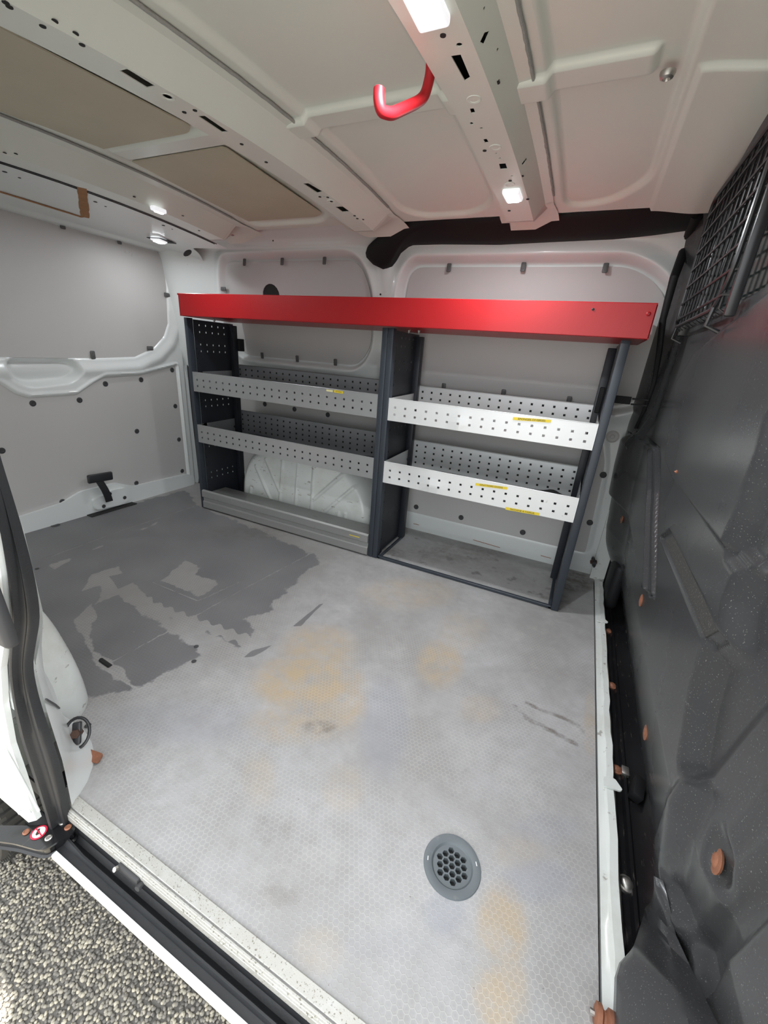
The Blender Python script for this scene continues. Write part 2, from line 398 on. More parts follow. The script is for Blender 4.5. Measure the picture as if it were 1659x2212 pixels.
def blob(c, r, s=1.):
    cx, cy = P(c[0], c[1], 2, 0)[:2]
    ex = P(c[0] + r[0], c[1], 2, 0)[:2]; ey = P(c[0], c[1] + r[1], 2, 0)[:2]
    M = np.linalg.inv(np.array([[ex[0] - cx, ey[0] - cx], [ex[1] - cy, ey[1] - cy]]))
    def f(X, Y):
        q0 = M[0, 0] * (X - cx) + M[0, 1] * (Y - cy); q1 = M[1, 0] * (X - cx) + M[1, 1] * (Y - cy)
        return s * (1 - sstep(np.sqrt(q0 * q0 + q1 * q1), .55, 1.15))
    return f
def blobs(L_): 
    fs = [blob(*b) for b in L_]
    def g(X, Y):
        r = np.zeros(X.shape)
        for f in fs: r = np.maximum(r, f(X, Y))
        return r
    return g
f_tan = blobs([((690, 1400), (90, 65), .7), ((660, 1470), (120, 75), .95), ((740, 1500), (60, 95), .7), ((640, 1560), (120, 50), .55), ((950, 1430), (55, 60), .75), ((880, 1280), (110, 40), .4), ((1000, 1360), (60, 50), .3), ((1035, 1530), (55, 35), .35), ((1085, 2000), (60, 130), .8), ((1080, 2140), (65, 120), .75), ((740, 1700), (50, 60), .35), ((560, 1680), (40, 70), .3), ((1275, 1560), (16, 90), .45), ((690, 2050), (60, 60), .25), ((1120, 1840), (60, 50), .22)])
f_blue = blobs([((830, 1560), (60, 140), .45), ((960, 1970), (50, 60), .5), ((1160, 1900), (90, 55), .5), ((1180, 1790), (80, 40), .3), ((400, 1560), (200, 60), .3), ((840, 2040), (130, 40), .15)])
scr = [fp([(1138, 1518), (1165, 1532), (1175, 1536), (1215, 1550), (1250, 1568), (1260, 1582)]), fp([(1112, 1525), (1140, 1553), (1190, 1578), (1245, 1608)])]
def f_brown(X, Y):
    r = blobs([((690, 1570), (40, 18), .6), ((590, 1790), (50, 45), .35), ((600, 1935), (50, 35), .28), ((1240, 1255), (60, 28), .75), ((1000, 1190), (130, 30), .35), ((840, 1195), (40, 16), .6), ((1200, 1300), (40, 25), .5), ((540, 1150), (110, 18), .35)])(X, Y)
    for k, s in enumerate(scr): r = np.maximum(r, .8 * (1 - sstep(sd_line(X, Y, s), .003 + .002 * k, .008)))
    return r
hex_no = fp([(700, 1150), (1290, 1150), (1290, 1380), (1000, 1330), (760, 1380), (600, 1450)])
def f_hex(X, Y): return 1 - .8 * inside(sd_poly(X, Y, hex_no), .25)
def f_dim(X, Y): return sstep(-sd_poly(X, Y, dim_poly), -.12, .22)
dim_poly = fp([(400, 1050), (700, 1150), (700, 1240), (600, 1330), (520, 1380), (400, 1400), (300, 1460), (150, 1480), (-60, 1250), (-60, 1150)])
def f_half(X, Y): return inside(sd_poly(X, Y, bayp), .04)
# outline of the floor mat, with the notch round the wheel arch behind the door pillar
fl_out = [(RX - .03, .0), (.85, .0), (.862, .08), (.88, .085), (.892, .03), (.905, .012), (.93, .003), (EX, .003), (EX, WY + .01), (RX - .03, WY + .01)]
VC = np.array([1.622, .255])
def f_mask(X, Y): return (sd_poly(X, Y, fl_out) < .004) & (np.hypot(X - VC[0], Y - VC[1]) > .036)
def f_floor(X, Y):
    Z = np.zeros(X.shape)
    for j in joints: Z -= .0012 * (1 - sstep(sd_line(X, Y, j), .0005, .003))
    return X, Y, Z
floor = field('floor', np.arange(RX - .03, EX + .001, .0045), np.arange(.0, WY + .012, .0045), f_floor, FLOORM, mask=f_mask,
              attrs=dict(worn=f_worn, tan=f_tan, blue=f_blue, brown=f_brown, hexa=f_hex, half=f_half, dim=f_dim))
tag(floor, 'worn grey honeycomb-textured load floor with tan stains', kind='structure')
# rounded front corner lip of the mat + edge thickness
mk('mat_edge', *tube([(.86, .10, -.004), (.88, .085, -.004), (.892, .03, -.004), (.905, .012, -.004), (.93, .003, -.004), (EX, .003, -.004)], .004, 6), FLOORM, floor, smooth=True)
mk('underfloor', *box(RX - .05, EX, .0, WY + .03, -.05, -.012), DARK, floor)
for u, v, r in ((424, 1397, .006), (419, 1429, .006), (190, 1568, .006), (120, 1135, .016), (80, 1229, .006)):
    p = P(u, v, 2, 0); V, F = lathe([(r * .4, -.004), (r * .45, -.002), (r, .0008), (r * 1.15, .0004)], 14)
    mk('floor_fixing', V, F, DKP, floor, (p[0], p[1], .001), True)
a, b = P(218, 1426, 2, 0), P(238, 1440, 2, 0)
mk('floor_slot', *tube([(a[0], a[1], .001), (b[0], b[1], .001)], .006, 8), DARK, floor, smooth=True)

# ---- far side wall (body frame, structure)
ZY = np.array([(-.03, 1.628), (.0, 1.622), (.03, 1.612), (.085, 1.606), (.60, 1.60), (.70, 1.585), (.78, 1.560), (1.20, 1.505), (1.25, 1.485), (1.28, 1.45), (1.30, 1.40), (1.312, 1.33)])
def yf(z): return np.interp(z, ZY[:, 0], ZY[:, 1])
def wyp(u, v, off=0.): return PS(u, v, 1, lambda p: float(yf(p[2])) + off, 1.55)
def wpoly(pts, off=.0): return [(lambda q: (q[0], q[2]))(wyp(u, v, off)) for u, v in pts]
win1 = rpoly(wpoly([(488, 550), (790, 537), (833, 700), (815, 800), (520, 770), (470, 700)], 0), .09, 6)
win1 = rpoly([(-.10, 1.225), (.665, 1.225), (.735, 1.10), (.735, .86), (.66, .765), (-.05, .765), (-.13, .86), (-.13, 1.1)], .10, 6)
win2 = rpoly([(.90, 1.20), (1.72, 1.195), (1.86, 1.09), (1.86, .74), (1.78, .70), (.93, .70), (.86, .78), (.86, 1.10)], .10, 6)
lowr = rpoly([(-.40, .60), (-.40, .10), (1.82, .10), (1.80, .50), (1.76, .62), (1.60, .645), (.2, .645)], .04, 4)
def f_wall(X, Z):
    Y = yf(Z)
    s1 = sd_poly(X, Z, win1); s2 = sd_poly(X, Z, win2)
    s = np.minimum(s1, s2)
    Y = Y - .020 * (1 - sstep(s, .0, .06)) + .040 * inside(s, .03)
    sb = sd_poly(X, Z, lowr); Y = Y + .008 * inside(sb, .008)
    # pillar between the windows stands proud
    Y = Y - .014 * np.exp(-((X - .80) / .035) ** 2) * sstep(Z, .75, .8) * sstep(-Z, -1.27, -1.2)
    # rear corner curves round into the door pillar
    Y = Y - .16 * sstep(-X, .17, .42) * sstep(Z, .2, .6) * .55
    # stamped rectangles on the top rail
    for x0, x1 in ((.02, .22), (.36, .62)):
        r_ = sd_poly(X, Z, [(x0, 1.262), (x1, 1.262), (x1, 1.292), (x0, 1.292)]); Y = Y + .003 * inside(r_, .004)
    return X, Y, Z
wall_back = field('wall_back', np.arange(RX - .02, 1.90, .006), np.concatenate([np.arange(-.03, .7, .008), np.arange(.7, 1.3121, .004)]), f_wall, WHITE)
tag(wall_back, 'white painted inner side of the van behind the shelving', kind='structure')
def wall_panel(name, poly, off, th, holes=[]):
    def fm(a, b, t): return (a, float(yf(b)) + off + (t), b)
    # add a mid line of points so the panel follows the lean
    return mk(name, *plate(poly, holes, fm, th), LINING, wall_back)
wall_panel('lining_panel', rpoly([(-.11, 1.208), (.66, 1.208), (.722, 1.09), (.722, .87), (.65, .782), (-.05, .782), (-.115, .87), (-.118, 1.1)], .09, 6), .012, .004,
           [disc_hole(.17, 1.065, .052, 18, .052)])
wall_panel('lining_panel', rpoly([(.91, 1.178), (1.72, 1.174), (1.845, 1.07), (1.845, .76), (1.77, .722), (.95, .722), (.885, .80), (.885, 1.08)], .08, 6), .012, .004)
wall_panel('lining_panel', rpoly([(-.38, .59), (-.38, .11), (1.805, .09), (1.785, .50), (1.745, .61), (1.59, .635), (.21, .635)], .03, 4), .002, .004)
mk('lining_hole_shade', *plate(disc_hole(.17, 1.065, .056, 20), [], lambda a, b, t: (a, float(yf(b)) + .0165 + t, b), .002), DARK, wall_back)  # black disc paints the dark behind the lining hole
# clips along the upper panels
clip_me = mesh('clip', *join([rbox(-.0085, .0085, -.004, .0, -.018, .012, .003, 2), rbox(-.004, .004, -.0055, -.003, -.012, .004, .001, 1)]), GREYP, True)
for x, z, f in [(.045, 1.205, 0), (.27, 1.205, 0), (.50, 1.205, 0), (.085, .785, 1), (.31, .785, 1), (.535, .785, 1), (-.115, 1.09, 2), (.722, 1.02, 3),
                (1.07, 1.175, 0), (1.35, 1.175, 0), (1.62, 1.17, 0), (1.085, .725, 1), (1.345, .725, 1), (1.60, .725, 1), (1.835, .85, 3)]:
    inst('clip', clip_me, wall_back, (x, float(yf(z)) - .004, z), (math.radians(-7), 0, (0, PI, PI / 2, -PI / 2)[f]) if f > 3 else (math.radians(-7), (0, PI, PI / 2, -PI / 2)[f], 0))
plug_me = mesh('panel_plug', *lathe([(.0125, -.001), (.0125, .001), (.0105, .003), (.006, .0036), (.0045, .0026), (.003, .0026)], 18), DKP, True)
for u, v in ((899, 1095), (996, 1118), (1129, 1150), (1303, 1026), (1274, 1129), (572, 873), (636, 884), (708, 896)):
    p = wyp(u, v, 0.); inst('panel_plug', plug_me, wall_back, (p[0], float(yf(p[2])) - .0005, p[2]), (PI / 2, 0, 0))
p = wyp(1323, 943); mk('washer_plug', *lathe([(.024, -.001), (.024, .002), (.02, .003), (.019, .0015), (.008, .0015), (.007, .004), (.004, .004)], 22), LINING, wall_back, (p[0], float(yf(p[2])) - .002, p[2]), True, rot=(PI / 2, 0, 0))
for u0, v0, u1, v1 in ((1022, 1166, 1080, 1183), (893, 1131, 905, 1134), (1168, 1200, 1190, 1206)):
    a, b = wyp(u0, v0, -.001), wyp(u1, v1, -.001); mk('rust_streak', *tube([tuple(a), tuple(b)], .0014, 6), RUST, wall_back)
# black rail cover along the top of the far wall
rl_low = [(793, 535), (788, 552), (805, 571), (826, 581), (843, 573), (860, 543), (881, 526), (949, 524), (1075, 525), (1202, 518), (1328, 512), (1413, 503), (1490, 492)]
rl_up = [(1535, 418), (1421, 440), (1318, 453), (1183, 466), (1090, 469), (960, 474), (850, 481), (828, 505)]
def rmap(u, v):
    p = wyp(u, v, -.03); return p
lo = [rmap(*q) for q in rl_low]; up = [rmap(*q) for q in rl_up][::-1]
def lerp_poly(pts, n):
    pts = [np.array(p) for p in pts]; L_ = [0]
    for a, b in zip(pts[:-1], pts[1:]): L_.append(L_[-1] + np.linalg.norm(b - a))
    return [np.array([np.interp(t * L_[-1], L_, [p[k] for p in pts]) for k in range(3)]) for t in np.linspace(0, 1, n)]
nA_, nB_ = 60, 8
la, ua = lerp_poly(lo, nA_), lerp_poly(up, nA_)
V = []
for j in range(nB_ + 1):
    t = j / nB_
    for i in range(nA_):
        q = la[i] * (1 - t) + ua[i] * t; q = q + np.array([0, -.010 * math.sin(PI * min(1, max(0, t))) ** .5, 0]); q[1] = min(q[1], float(yf(q[2])) - .006 - .02 * math.sin(PI * t)); V.append(tuple(q))
k0 = len(V)
V += [(p[0], p[1] + .04, p[2]) for p in la] + [(p[0], p[1] + .02, p[2] + .0) for p in ua]
F = [(j * nA_ + i, j * nA_ + i + 1, (j + 1) * nA_ + i + 1, (j + 1) * nA_ + i) for j in range(nB_) for i in range(nA_ - 1)]
F += [(k0 + i, k0 + i + 1, i + 1, i) for i in range(nA_ - 1)] + [(nB_ * nA_ + i, nB_ * nA_ + i + 1, k0 + nA_ + i + 1, k0 + nA_ + i) for i in range(nA_ - 1)]
o = mk('trim_1', V, F, BLACKP, smooth=True, ang=50); tag(o, 'black rail cover along the top of the far wall', kind='structure')
# black discs painting the shade inside stamped holes of the rear corner
for u, v, r in ((403, 603, .006), (404, 615, .0045), (822, 636, .004), (590, 520, .003)):
    p = wyp(u, v, -.03); mk('hole_shade_disc', *lathe([(r, 0), (r, .0015)], 12), DARK, wall_back, (p[0], p[1], p[2]), rot=(PI / 2, 0, 0))

# ---- far wheel arch
arch_out = [(.0, -.05), (.003, .19), (.07, .32), (.22, .38), (.62, .38), (.75, .33), (.878, .17), (.89, -.05)]
def apx(*px): return [(lambda q: (q[0], q[2]))(P(u, v, 1, 1.375)) for u, v in px]
ribs = [apx((600, 985), (600, 1100)), apx((633, 985), (634, 1110)), apx((668, 985), (668, 1120)), apx((563, 995), (597, 1062)), apx((543, 1010), (586, 1092)), apx((672, 1082), (740, 1020)), apx((683, 1120), (782, 1035)), apx((536, 1055), (536, 1082)), apx((727, 1110), (727, 1135)), apx((741, 1112), (741, 1135))]
arch_poly = rpoly(arch_out, .10, 8)
def f_arch(X, Z):
    s = -sd_poly(X, Z, arch_poly); t = np.clip(s / .075, 0, 1); Y = 1.625 - .235 * np.sqrt(1 - (1 - t) ** 2) - .0 * Z
    Y = Y + .03 * sstep(Z, .0, .37)
    for r_ in ribs: Y = Y - .006 * (1 - sstep(sd_line(X, Z, r_), .0055, .0095)) * sstep(t, .5, .9)
    return X, Y, Z
arch = field('wheel_arch', np.arange(-.02, .905, .0045), np.arange(.0, .385, .0045), f_arch, WHITED, mask=lambda X, Z: sd_poly(X, Z, arch_poly) < .006)
tag(arch, kind='structure'); arch.name = 'trim_2'; tag(arch, 'scuffed white ribbed wheel arch behind the left shelves')

# ---- ceiling
def zr(y): return 1.312 - .09 * (y - .75) ** 2
YS = np.arange(-.02, 1.336, .004)
bandY = (.712, .775)
rec = [rpoly([(.965, .12), (1.275, .12), (1.275, 1.24), (1.20, 1.31), (1.02, 1.31), (.965, 1.25)], .05, 5), rpoly([(1.475, .12), (1.685, .12), (1.682, 1.18), (1.60, 1.29), (1.475, 1.31)], .06, 5),
       rpoly([(.29, .1), (.70, .1), (.70, 1.22), (.62, 1.30), (.29, 1.30)], .05, 4)]
def f_roof(X, Y):
    Z = zr(Y) + .002
    s = np.minimum(np.minimum(sd_poly(X, Y, rec[0]), sd_poly(X, Y, rec[1])), sd_poly(X, Y, rec[2]))
    Z = Z + .013 * inside(s, .014)
    b_ = (sstep(Y, bandY[0] - .003, bandY[0] + .003) - sstep(Y, bandY[1] - .006, bandY[1] + .006)) * (1 - sstep(X, 1.632, 1.642)) * sstep(X, .29, .30)
    Z = Z - .011 * b_
    b2 = (sstep(Y, .755, .763)) * sstep(X, 1.70, 1.705)
    Z = Z - .008 * b2 - .012 * sstep(X, 1.70, 1.82) + .0 * X
    Z = np.where(Y < .1, Z - .3 * (.1 - Y) ** 1.0 * .5, Z)
    return X, Y, Z
ceiling = field('ceiling', np.arange(.2, 1.93, .005), YS, f_roof, ROOFW); tag(ceiling, 'cream white ribbed metal roof skin', kind='structure')

def roof_beam(prof, faces_holes, y0=.02, y1=1.25, bead=None):
    """prof: list of (x, dz) from left flange to right flange; faces_holes: {segment: [holes in (x,y)]}"""
    par = None; segs = []
    for i, ((xa, za), (xb, zb)) in enumerate(zip(prof[:-1], prof[1:])):
        ys = np.arange(y0, y1, .05).tolist() + [y1]
        holes = faces_holes.get(i, [])
        outer = [(xa, y) for y in ys] + [(xb, y) for y in reversed(ys)]
        def fm(a, b, t, xa=xa, za=za, xb=xb, zb=zb):
            s = (a - xa) / (xb - xa + 1e-9); return (a, b, float(zr(b)) + za + (zb - za) * s + t)
        if holes: segs.append((True, plate(outer, holes, fm, .0015)))
        else:
            n = len(ys); V = [fm(xa, y, 0) for y in ys] + [fm(xb, y, 0) for y in ys]; F = [(k, k + 1, n + k + 1, n + k) for k in range(n - 1)]
            segs.append((False, (V, F)))
    V, F = join([g for h, g in segs if not h]); par = mk('roof_beam', V, F, ROOFW, ceiling, smooth=False)
    for h, g in segs:
        if h: mk('beam_face', g[0], g[1], ROOFW, par)
    if bead:
        bx, bz = bead; ys = np.arange(y0, y1 - .03, .012)
        V, F = tube([(bx + random.uniform(-.0008, .0008), y, float(zr(y)) + bz) for y in ys if not (.70 < y < .79)], .0032, 6); mk('sealer_bead', V, F, SEAL, par, smooth=True)
    return par
def rh(dz, *px):
    return [(lambda q: (q[0], q[1]))(PS(u, v, 2, lambda p: float(zr(p[1])) + dz, 1.27)) for u, v in px]
def rc(dz, u, v, r, ry=None):
    (x, y), = rh(dz, (u, v)); return disc_hole(x, y, r, 10, ry)
DA = -.045
A_b = [rh(DA, (974, 121), (995, 118), (1016, 168), (1004, 175)), rc(DA, 944, 41, .010, .007), rc(DA, 957, 76, .0045), rc(DA, 992, 97, .0045), rh(DA, (1015, 235), (1023, 234), (1027, 244), (1018, 245)),
       rh(DA, (1044, 301), (1051, 300), (1056, 308), (1048, 309)), rh(DA, (1078, 354), (1092, 353), (1096, 365), (1081, 366)), rc(DA, 1019, 267, .003, .005), rc(DA, 1040, 277, .003), rc(DA, 1072, 332, .003), rc(DA, 1080, 342, .003), rc(DA, 1106, 380, .003)]
def side_hole(prof_seg, *px):
    """holes on a slanted side face"""
    (xa, za), (xb, zb) = prof_seg; out = []
    for u, v in px:
        val = 1.28
        for _ in range(60):
            p = P(u, v, 2, val); s = min(1, max(0, (p[0] - xa) / (xb - xa))); val = .6 * val + .4 * (float(zr(p[1])) + za + (zb - za) * s)
        out.append((p[0], p[1]))
    return out
pA = [(1.288, -.002), (1.315, -.002), (1.322, DA), (1.40, DA), (1.425, -.004), (1.448, -.002)]
sA = (pA[3], pA[4])
A_s = [side_hole(sA, (1036, 93), (1047, 70), (1057, 67), (1044, 97)), side_hole(sA, (1043, 20), (1046, 14), (1048, 14), (1045, 24)), side_hole(sA, (1072, 110), (1075, 103), (1077, 105), (1074, 112)),
       side_hole(sA, (1074, 178), (1078, 171), (1080, 173), (1076, 180)), side_hole(sA, (1127, 354), (1137, 341), (1138, 345), (1128, 358))]
A_s = [h for h in A_s if all(pA[3][0] + .001 < x < pA[4][0] - .001 for x, y in h)]
beamA = roof_beam(pA, {2: [h for h in A_b if all(1.323 < x < 1.399 for x, y in h)], 3: A_s}, bead=(1.45, -.002))
DB = -.05
pB = [(.70, -.002), (.73, -.006), (.765, DB + .012), (.79, DB), (.862, DB), (.915, -.006), (.935, -.002)]
def okh(L_, a, b): return [h for h in L_ if all(a < x < b for x, y in h)]
B_b = [rh(DB, (258, 153), (275, 149), (335, 186), (318, 190)), rc(DB, 362, 209, .007, .009), rc(DB, 398, 242, .004), rc(DB, 421, 238, .004), rc(DB, 118, 45, .004), rc(DB, 163, 72, .005), rc(DB, 177, 96, .004), rh(DB, (428, 251), (442, 250), (493, 285), (480, 286)),
       rc(DB, 522, 311, .003), rc(DB, 575, 350, .004), rh(DB, (655, 397), (666, 396), (697, 414), (686, 417)), rc(DB, 700, 425, .003), rc(DB, 716, 435, .005), rh(DB, (725, 447), (740, 446), (755, 457), (740, 458)), rc(DB, 765, 467, .003), rc(DB, 772, 470, .003)]
beamB = roof_beam(pB, {3: okh(B_b, .7905, .8615)}, bead=(.937, -.002))
DC = -.055
pC = [(.078, -.045), (.084, DC + .004), (.092, DC), (.165, DC), (.225, -.006), (.262, -.002)]
C_b = [rh(DC, (48, 336), (58, 337), (117, 357), (108, 358)), rh(DC, (418, 476), (428, 474), (444, 483), (434, 485)), rc(DC, 330, 425 + 6, .003), rc(DC, 0, 325, .006)]
beamC = roof_beam(pC, {2: okh(C_b, .0925, .1645)}, bead=(.264, -.002))
# dark sheets above the beams' holes, painting in the shade of the hollow
for x0, x1, par in ((1.325, 1.40, beamA), (.795, .86, beamB), (.095, .16, beamC)):
    ys = np.arange(.03, 1.24, .05).tolist(); n = len(ys)
    V = [(x, y, float(zr(y)) - .012) for x in (x0, x1) for y in ys]; mk('beam_shade_sheet', V, [(k, k + 1, n + k + 1, n + k) for k in range(n - 1)], DARK, par)
def prof_z(prof, x): return float(np.interp(x, [q[0] for q in prof], [q[1] for q in prof]))
hole_me = mesh('hole_shade_disc', *lathe([(.0042, .0006), (.0042, -.0006)], 12), DARK)  # dark disc stands for the shade inside a hole
for prof, par, L_ in ((pA, beamA, [(1075, 178), (1102, 390), (1140, 430), (957, 76), (1047, 325), (1128, 380), (1100, 455)]),
                      (pB, beamB, [(12, 5), (20, 14), (118, 45), (92, 56), (163, 72), (177, 96), (398, 242), (421, 238), (522, 311), (575, 350), (691, 425), (708, 426), (716, 435), (766, 466), (772, 472), (784, 474)]),
                      (pC, beamC, [(10, 330), (34, 332), (290, 425), (378, 462), (395, 466), (430, 498)])):
    for u, v in L_:
        q = PS(u, v, 2, lambda p: float(zr(p[1])) + prof_z(prof, p[0]), 1.26)
        inst('hole_shade_disc', hole_me, par, (q[0], q[1], q[2] - .0004))
# embossed rings on the beams
ring_me = mesh('pressed_ring', *lathe([(.0135, .001), (.012, -.0012), (.009, -.0005), (.0085, .001)], 18), ROOFW, True)
for dz, u, v in ((DA, 1024, 214), (DA, 1070, 318), (DA, 1101, 398), (DB, 362, 209), (DB, 716, 435)):
    (x, y), = rh(dz, (u, v)); inst('pressed_ring', ring_me, ceiling, (x, y, float(zr(y)) + dz), None, (1, 1, 1))
# beam feet
for prof, par, dx in ((pA, beamA, .014), (pB, beamB, .014), (pC, beamC, .008)):
    V, F = [], []; n = len(prof)
    for y, k, e in ((1.25, 1., 0), (1.262, .95, 0), (1.285, .45, .004), (1.31, .28, .008), (1.345, .25, .010), (1.375, .5, .010)):
        for i, (x, dz) in enumerate(prof):
            V.append((x + (e if i > n / 2 else -e), y, float(zr(y)) + dz * k - .0005))
    F = [(n * i + j, n * i + j + 1, n * i + n + j + 1, n * i + n + j) for i in range(5) for j in range(n - 1)]
    mk('beam_foot', V, F, ROOFW, par, smooth=True, ang=25)
    xm = (prof[2][0] + prof[3][0]) / 2 + (.02 if prof is pC else 0)
    mk('foot_bolt', *lathe([(.009, .001), (.009, -.002), (.004, -.005)], 12), STEEL, par, (xm, 1.32, float(zr(1.32)) - .014), True)
# beige damping pads between the rear beams, above the rib
for yy0, yy1 in ((.14, .702), (.785, 1.265)):
    outl = rpoly([(.275, yy0), (.655, yy0), (.655, yy1 - .02), (.62, yy1), (.275, yy1)], .015, 3)
    mk('damping_pad', *plate(outl, [], lambda a, b, t: (a, b, float(zr(b)) + .0105 - t), .003), PAD, ceiling)
p = PS(1442, 160, 2, lambda q: float(zr(q[1])), 1.3)
mk('roof_plug', *lathe([(.012, 0), (.012, -.003), (.010, -.008), (.006, -.010), (.0045, -.006)], 16), STEEL, ceiling, (p[0], p[1], float(zr(p[1])) + .003), True)

# ---- rear header above the tailgate
def zh(x, y=.9):
    s_ = np.clip((x + .38) / .46, 0, 1); return 1.244 + s_ * (.016 - .09 * (y - .75) ** 2)
def f_head(X, Y):
    Z = zh(X, Y) - .010 * sstep(-X, .36, .40)
    Z = Z - .05 * sstep(Y, 1.38, 1.56) ** 2
    return X, Y, Z
header = field('trim_3', np.arange(-.46, .083, .006), np.arange(-.02, 1.56, .01), f_head, WHITE, mask=lambda X, Y: Y < 1.365 + .18 * sstep(-X, .12, .26)); tag(header, 'white header panel above the tailgate', kind='structure')
def hp(u, v, off=0.): return PS(u, v, 2, lambda p: float(zh(p[0], p[1])) + off, 1.25)
for u, v, r in ((10, 371, .006), (42, 384, .004), (206, 436, .006), (228, 446, .0035), (353, 487, .006), (372, 495, .003)):
    p = hp(u, v); mk('hole_shade_disc', *lathe([(r, .0008), (r, -.0008)], 12), DARK, header, tuple(p))  # black discs stand for the shade in the header holes
for a_, b_, w_ in (((-10, 412), (178, 470), .016), ((176, 398), (184, 470), .030)):
    a, b = hp(*a_, -.002), hp(*b_, -.002); d = (b - a); d /= np.linalg.norm(d); nn = np.cross(d, [0, 0, 1]); nn /= np.linalg.norm(nn)
    ts = np.linspace(0, 1, 14); V = []
    for t in ts:
        q = a + (b - a) * t; w0 = w_ * random.uniform(.8, 1.05); V += [tuple(q + nn * w0 / 2), tuple(q - nn * w0 / 2)]
    V += [(x, y, z + .0015) for x, y, z in V]; n = 28
    F = [(2 * i, 2 * i + 1, 2 * i + 3, 2 * i + 2) for i in range(13)] + [(n + 2 * i, n + 2 * i + 2, n + 2 * i + 3, n + 2 * i + 1) for i in range(13)]
    F += [(2 * i, 2 * i + 2, n + 2 * i + 2, n + 2 * i) for i in range(13)] + [(2 * i + 1, n + 2 * i + 1, n + 2 * i + 3, 2 * i + 3) for i in range(13)]
    mk('torn_card_edge', V, F, BROWN, header)
a, b = hp(-10, 335), hp(330, 452)
for k in range(2):
    mk('header_seam', *tube([(.076 - .012 * k, y, float(zh(.076 - .012 * k, y)) - .001) for y in np.linspace(0, 1.3, 14)], .0016, 6), RUBBER, header, smooth=True)
# corner drain opening
p = hp(405, 545, -.03)
mk('oval_opening', *plate(disc_hole(0, 0, .036, 20, .020), [], lambda a, b, t: (a, b * .8, b * .6 + t), .002), DARK, header, (p[0], p[1], p[2] - .004), rot=(0, 0, math.radians(-55)))

# ---- rear door (one leaf in view)
def dy(pts, x=RX): return [(lambda q: (q[1], q[2]))(P(u, v, 0, x)) for u, v in pts]
door = None
d_up = dy([(-40, 430), (0, 443), (120, 485), (250, 516), (330, 534), (352, 562), (358, 620), (361, 700), (352, 728), (330, 752), (290, 771), (200, 774), (-40, 771)])
d_low = dy([(-40, 815), (0, 830), (30, 850), (60, 859), (165, 852), (200, 828), (225, 814), (300, 810), (377, 790), (402, 1025), (300, 1057), (250, 1048), (180, 1065), (140, 1098), (35, 1122), (-40, 1150)])
d_low[-1] = (.45, .05); d_low[-2] = (.57, .055)
pocket = rpoly(dy([(12, 778), (150, 778), (175, 800), (150, 822), (60, 832), (25, 815)]), .03, 4)
d_out = rpoly([(-.1, -.012), (1.475, -.012), (1.50, .05), (1.50, 1.12), (1.44, 1.235), (1.30, 1.262), (-.1, 1.262)], .05, 5)
def f_door(Y, Z):
    X = np.full(Y.shape, RX + .012)
    X = X - .014 * inside(sd_poly(Y, Z, d_up), .016) - .012 * inside(sd_poly(Y, Z, d_low), .01)
    X = X - .045 * inside(sd_poly(Y, Z, pocket), .03)
    s = sd_poly(Y, Z, d_out); X = X - .03 * sstep(s, -.022, .0)
    X = X + .006 * (1 - sstep(np.abs(sd_poly(Y, Z, d_low) - .012), .002, .008))
    X = X + .012 * (1 - sstep(np.abs(sd_poly(Y, Z, d_up) - .05), .0, .04)) * sstep(Z, .6, .65)
    return X, Y, Z
door = field('door_1', np.arange(-.1, 1.50, .006), np.arange(-.012, 1.268, .006), f_door, WHITE, mask=lambda Y, Z: sd_poly(Y, Z, d_out) < .003)
tag(door, 'white tailgate lined with grey panels', kind='structure')
for poly, off in ((d_up, .004), (d_low, .006)):
    mk('lining_panel', *plate(rpoly(poly, .012, 3), [], lambda a, b, t: (RX + off - t, a, b), .005), LINING, door)
for u, v in ((69, 871), (170, 864), (226, 829), (303, 820), (370, 799), (377, 877), (385, 949), (392, 1017), (294, 931), (293, 1043), (133, 1083), (2, 973)):
    y, z = dy([(u, v)])[0]; inst('panel_plug', plug_me, door, (RX + .006, y, z), (0, PI / 2, 0))
for u, v, f in ((131, 482, 0), (254, 516, 0), (357, 637, 3), (320, 752, 3), (198, 768, 1)):
    y, z = dy([(u, v)])[0]; inst('clip', clip_me, door, (RX + .008, y, z), (0, (0, PI)[f == 1], PI / 2) if f != 3 else (0, -PI / 2, PI / 2), (1.15, 1.15, 1.15))
# lower lip and latch plate, pull strap
rail_top = [(.45, .072)] + dy([(33, 1120), (132, 1088), (175, 1062), (251, 1043), (290, 1050), (403, 1024)], RX + .02) + [(1.47, .055)]
outl = rail_top + [(1.47, .0), (.45, .0)]
mk('bottom_rail', *plate(rpoly(outl, .012, 3), [], lambda a, b, t: (RX + .02 - t, a, b), .016), WHITE, door)
lp = mk('latch_plate', *plate(rpoly([(.87, .02), (.86, .075), (.91, .085), (.96, .10), (1.03, .095), (1.04, .03), (1.0, .012)], .010, 3), [], lambda a, b, t: (RX + .038 - t, a, b), .018), WHITE, door)
for y, z in ((.905, .03), (.945, .085), (1.015, .045)): inst('panel_plug', plug_me, lp, (RX + .038, y, z), (0, PI / 2, 0), (.75, .75, .75))
mk('latch_shade_bar', *box(RX + .006, RX + .06, .83, 1.06, -.004, .004), DARK, door)  # dark bar draws the shade of a recess at the latch plate
st = thing('pull_strap', (RX + .05, 1.0, .06), 'black T-shaped pull strap hanging from the tailgate latch plate', 'strap')
a = P(236, 1083, 0, RX + .045); b = P(212, 1036, 0, RX + .07)
V, F = [], []
for t in np.linspace(0, 1, 6):
    q = a * (1 - t) + b * t + np.array([.012 * math.sin(PI * t), 0, 0]); V += [(q[0], q[1] - .017, q[2]), (q[0], q[1] + .017, q[2]), (q[0] + .004, q[1] + .017, q[2]), (q[0] + .004, q[1] - .017, q[2])]
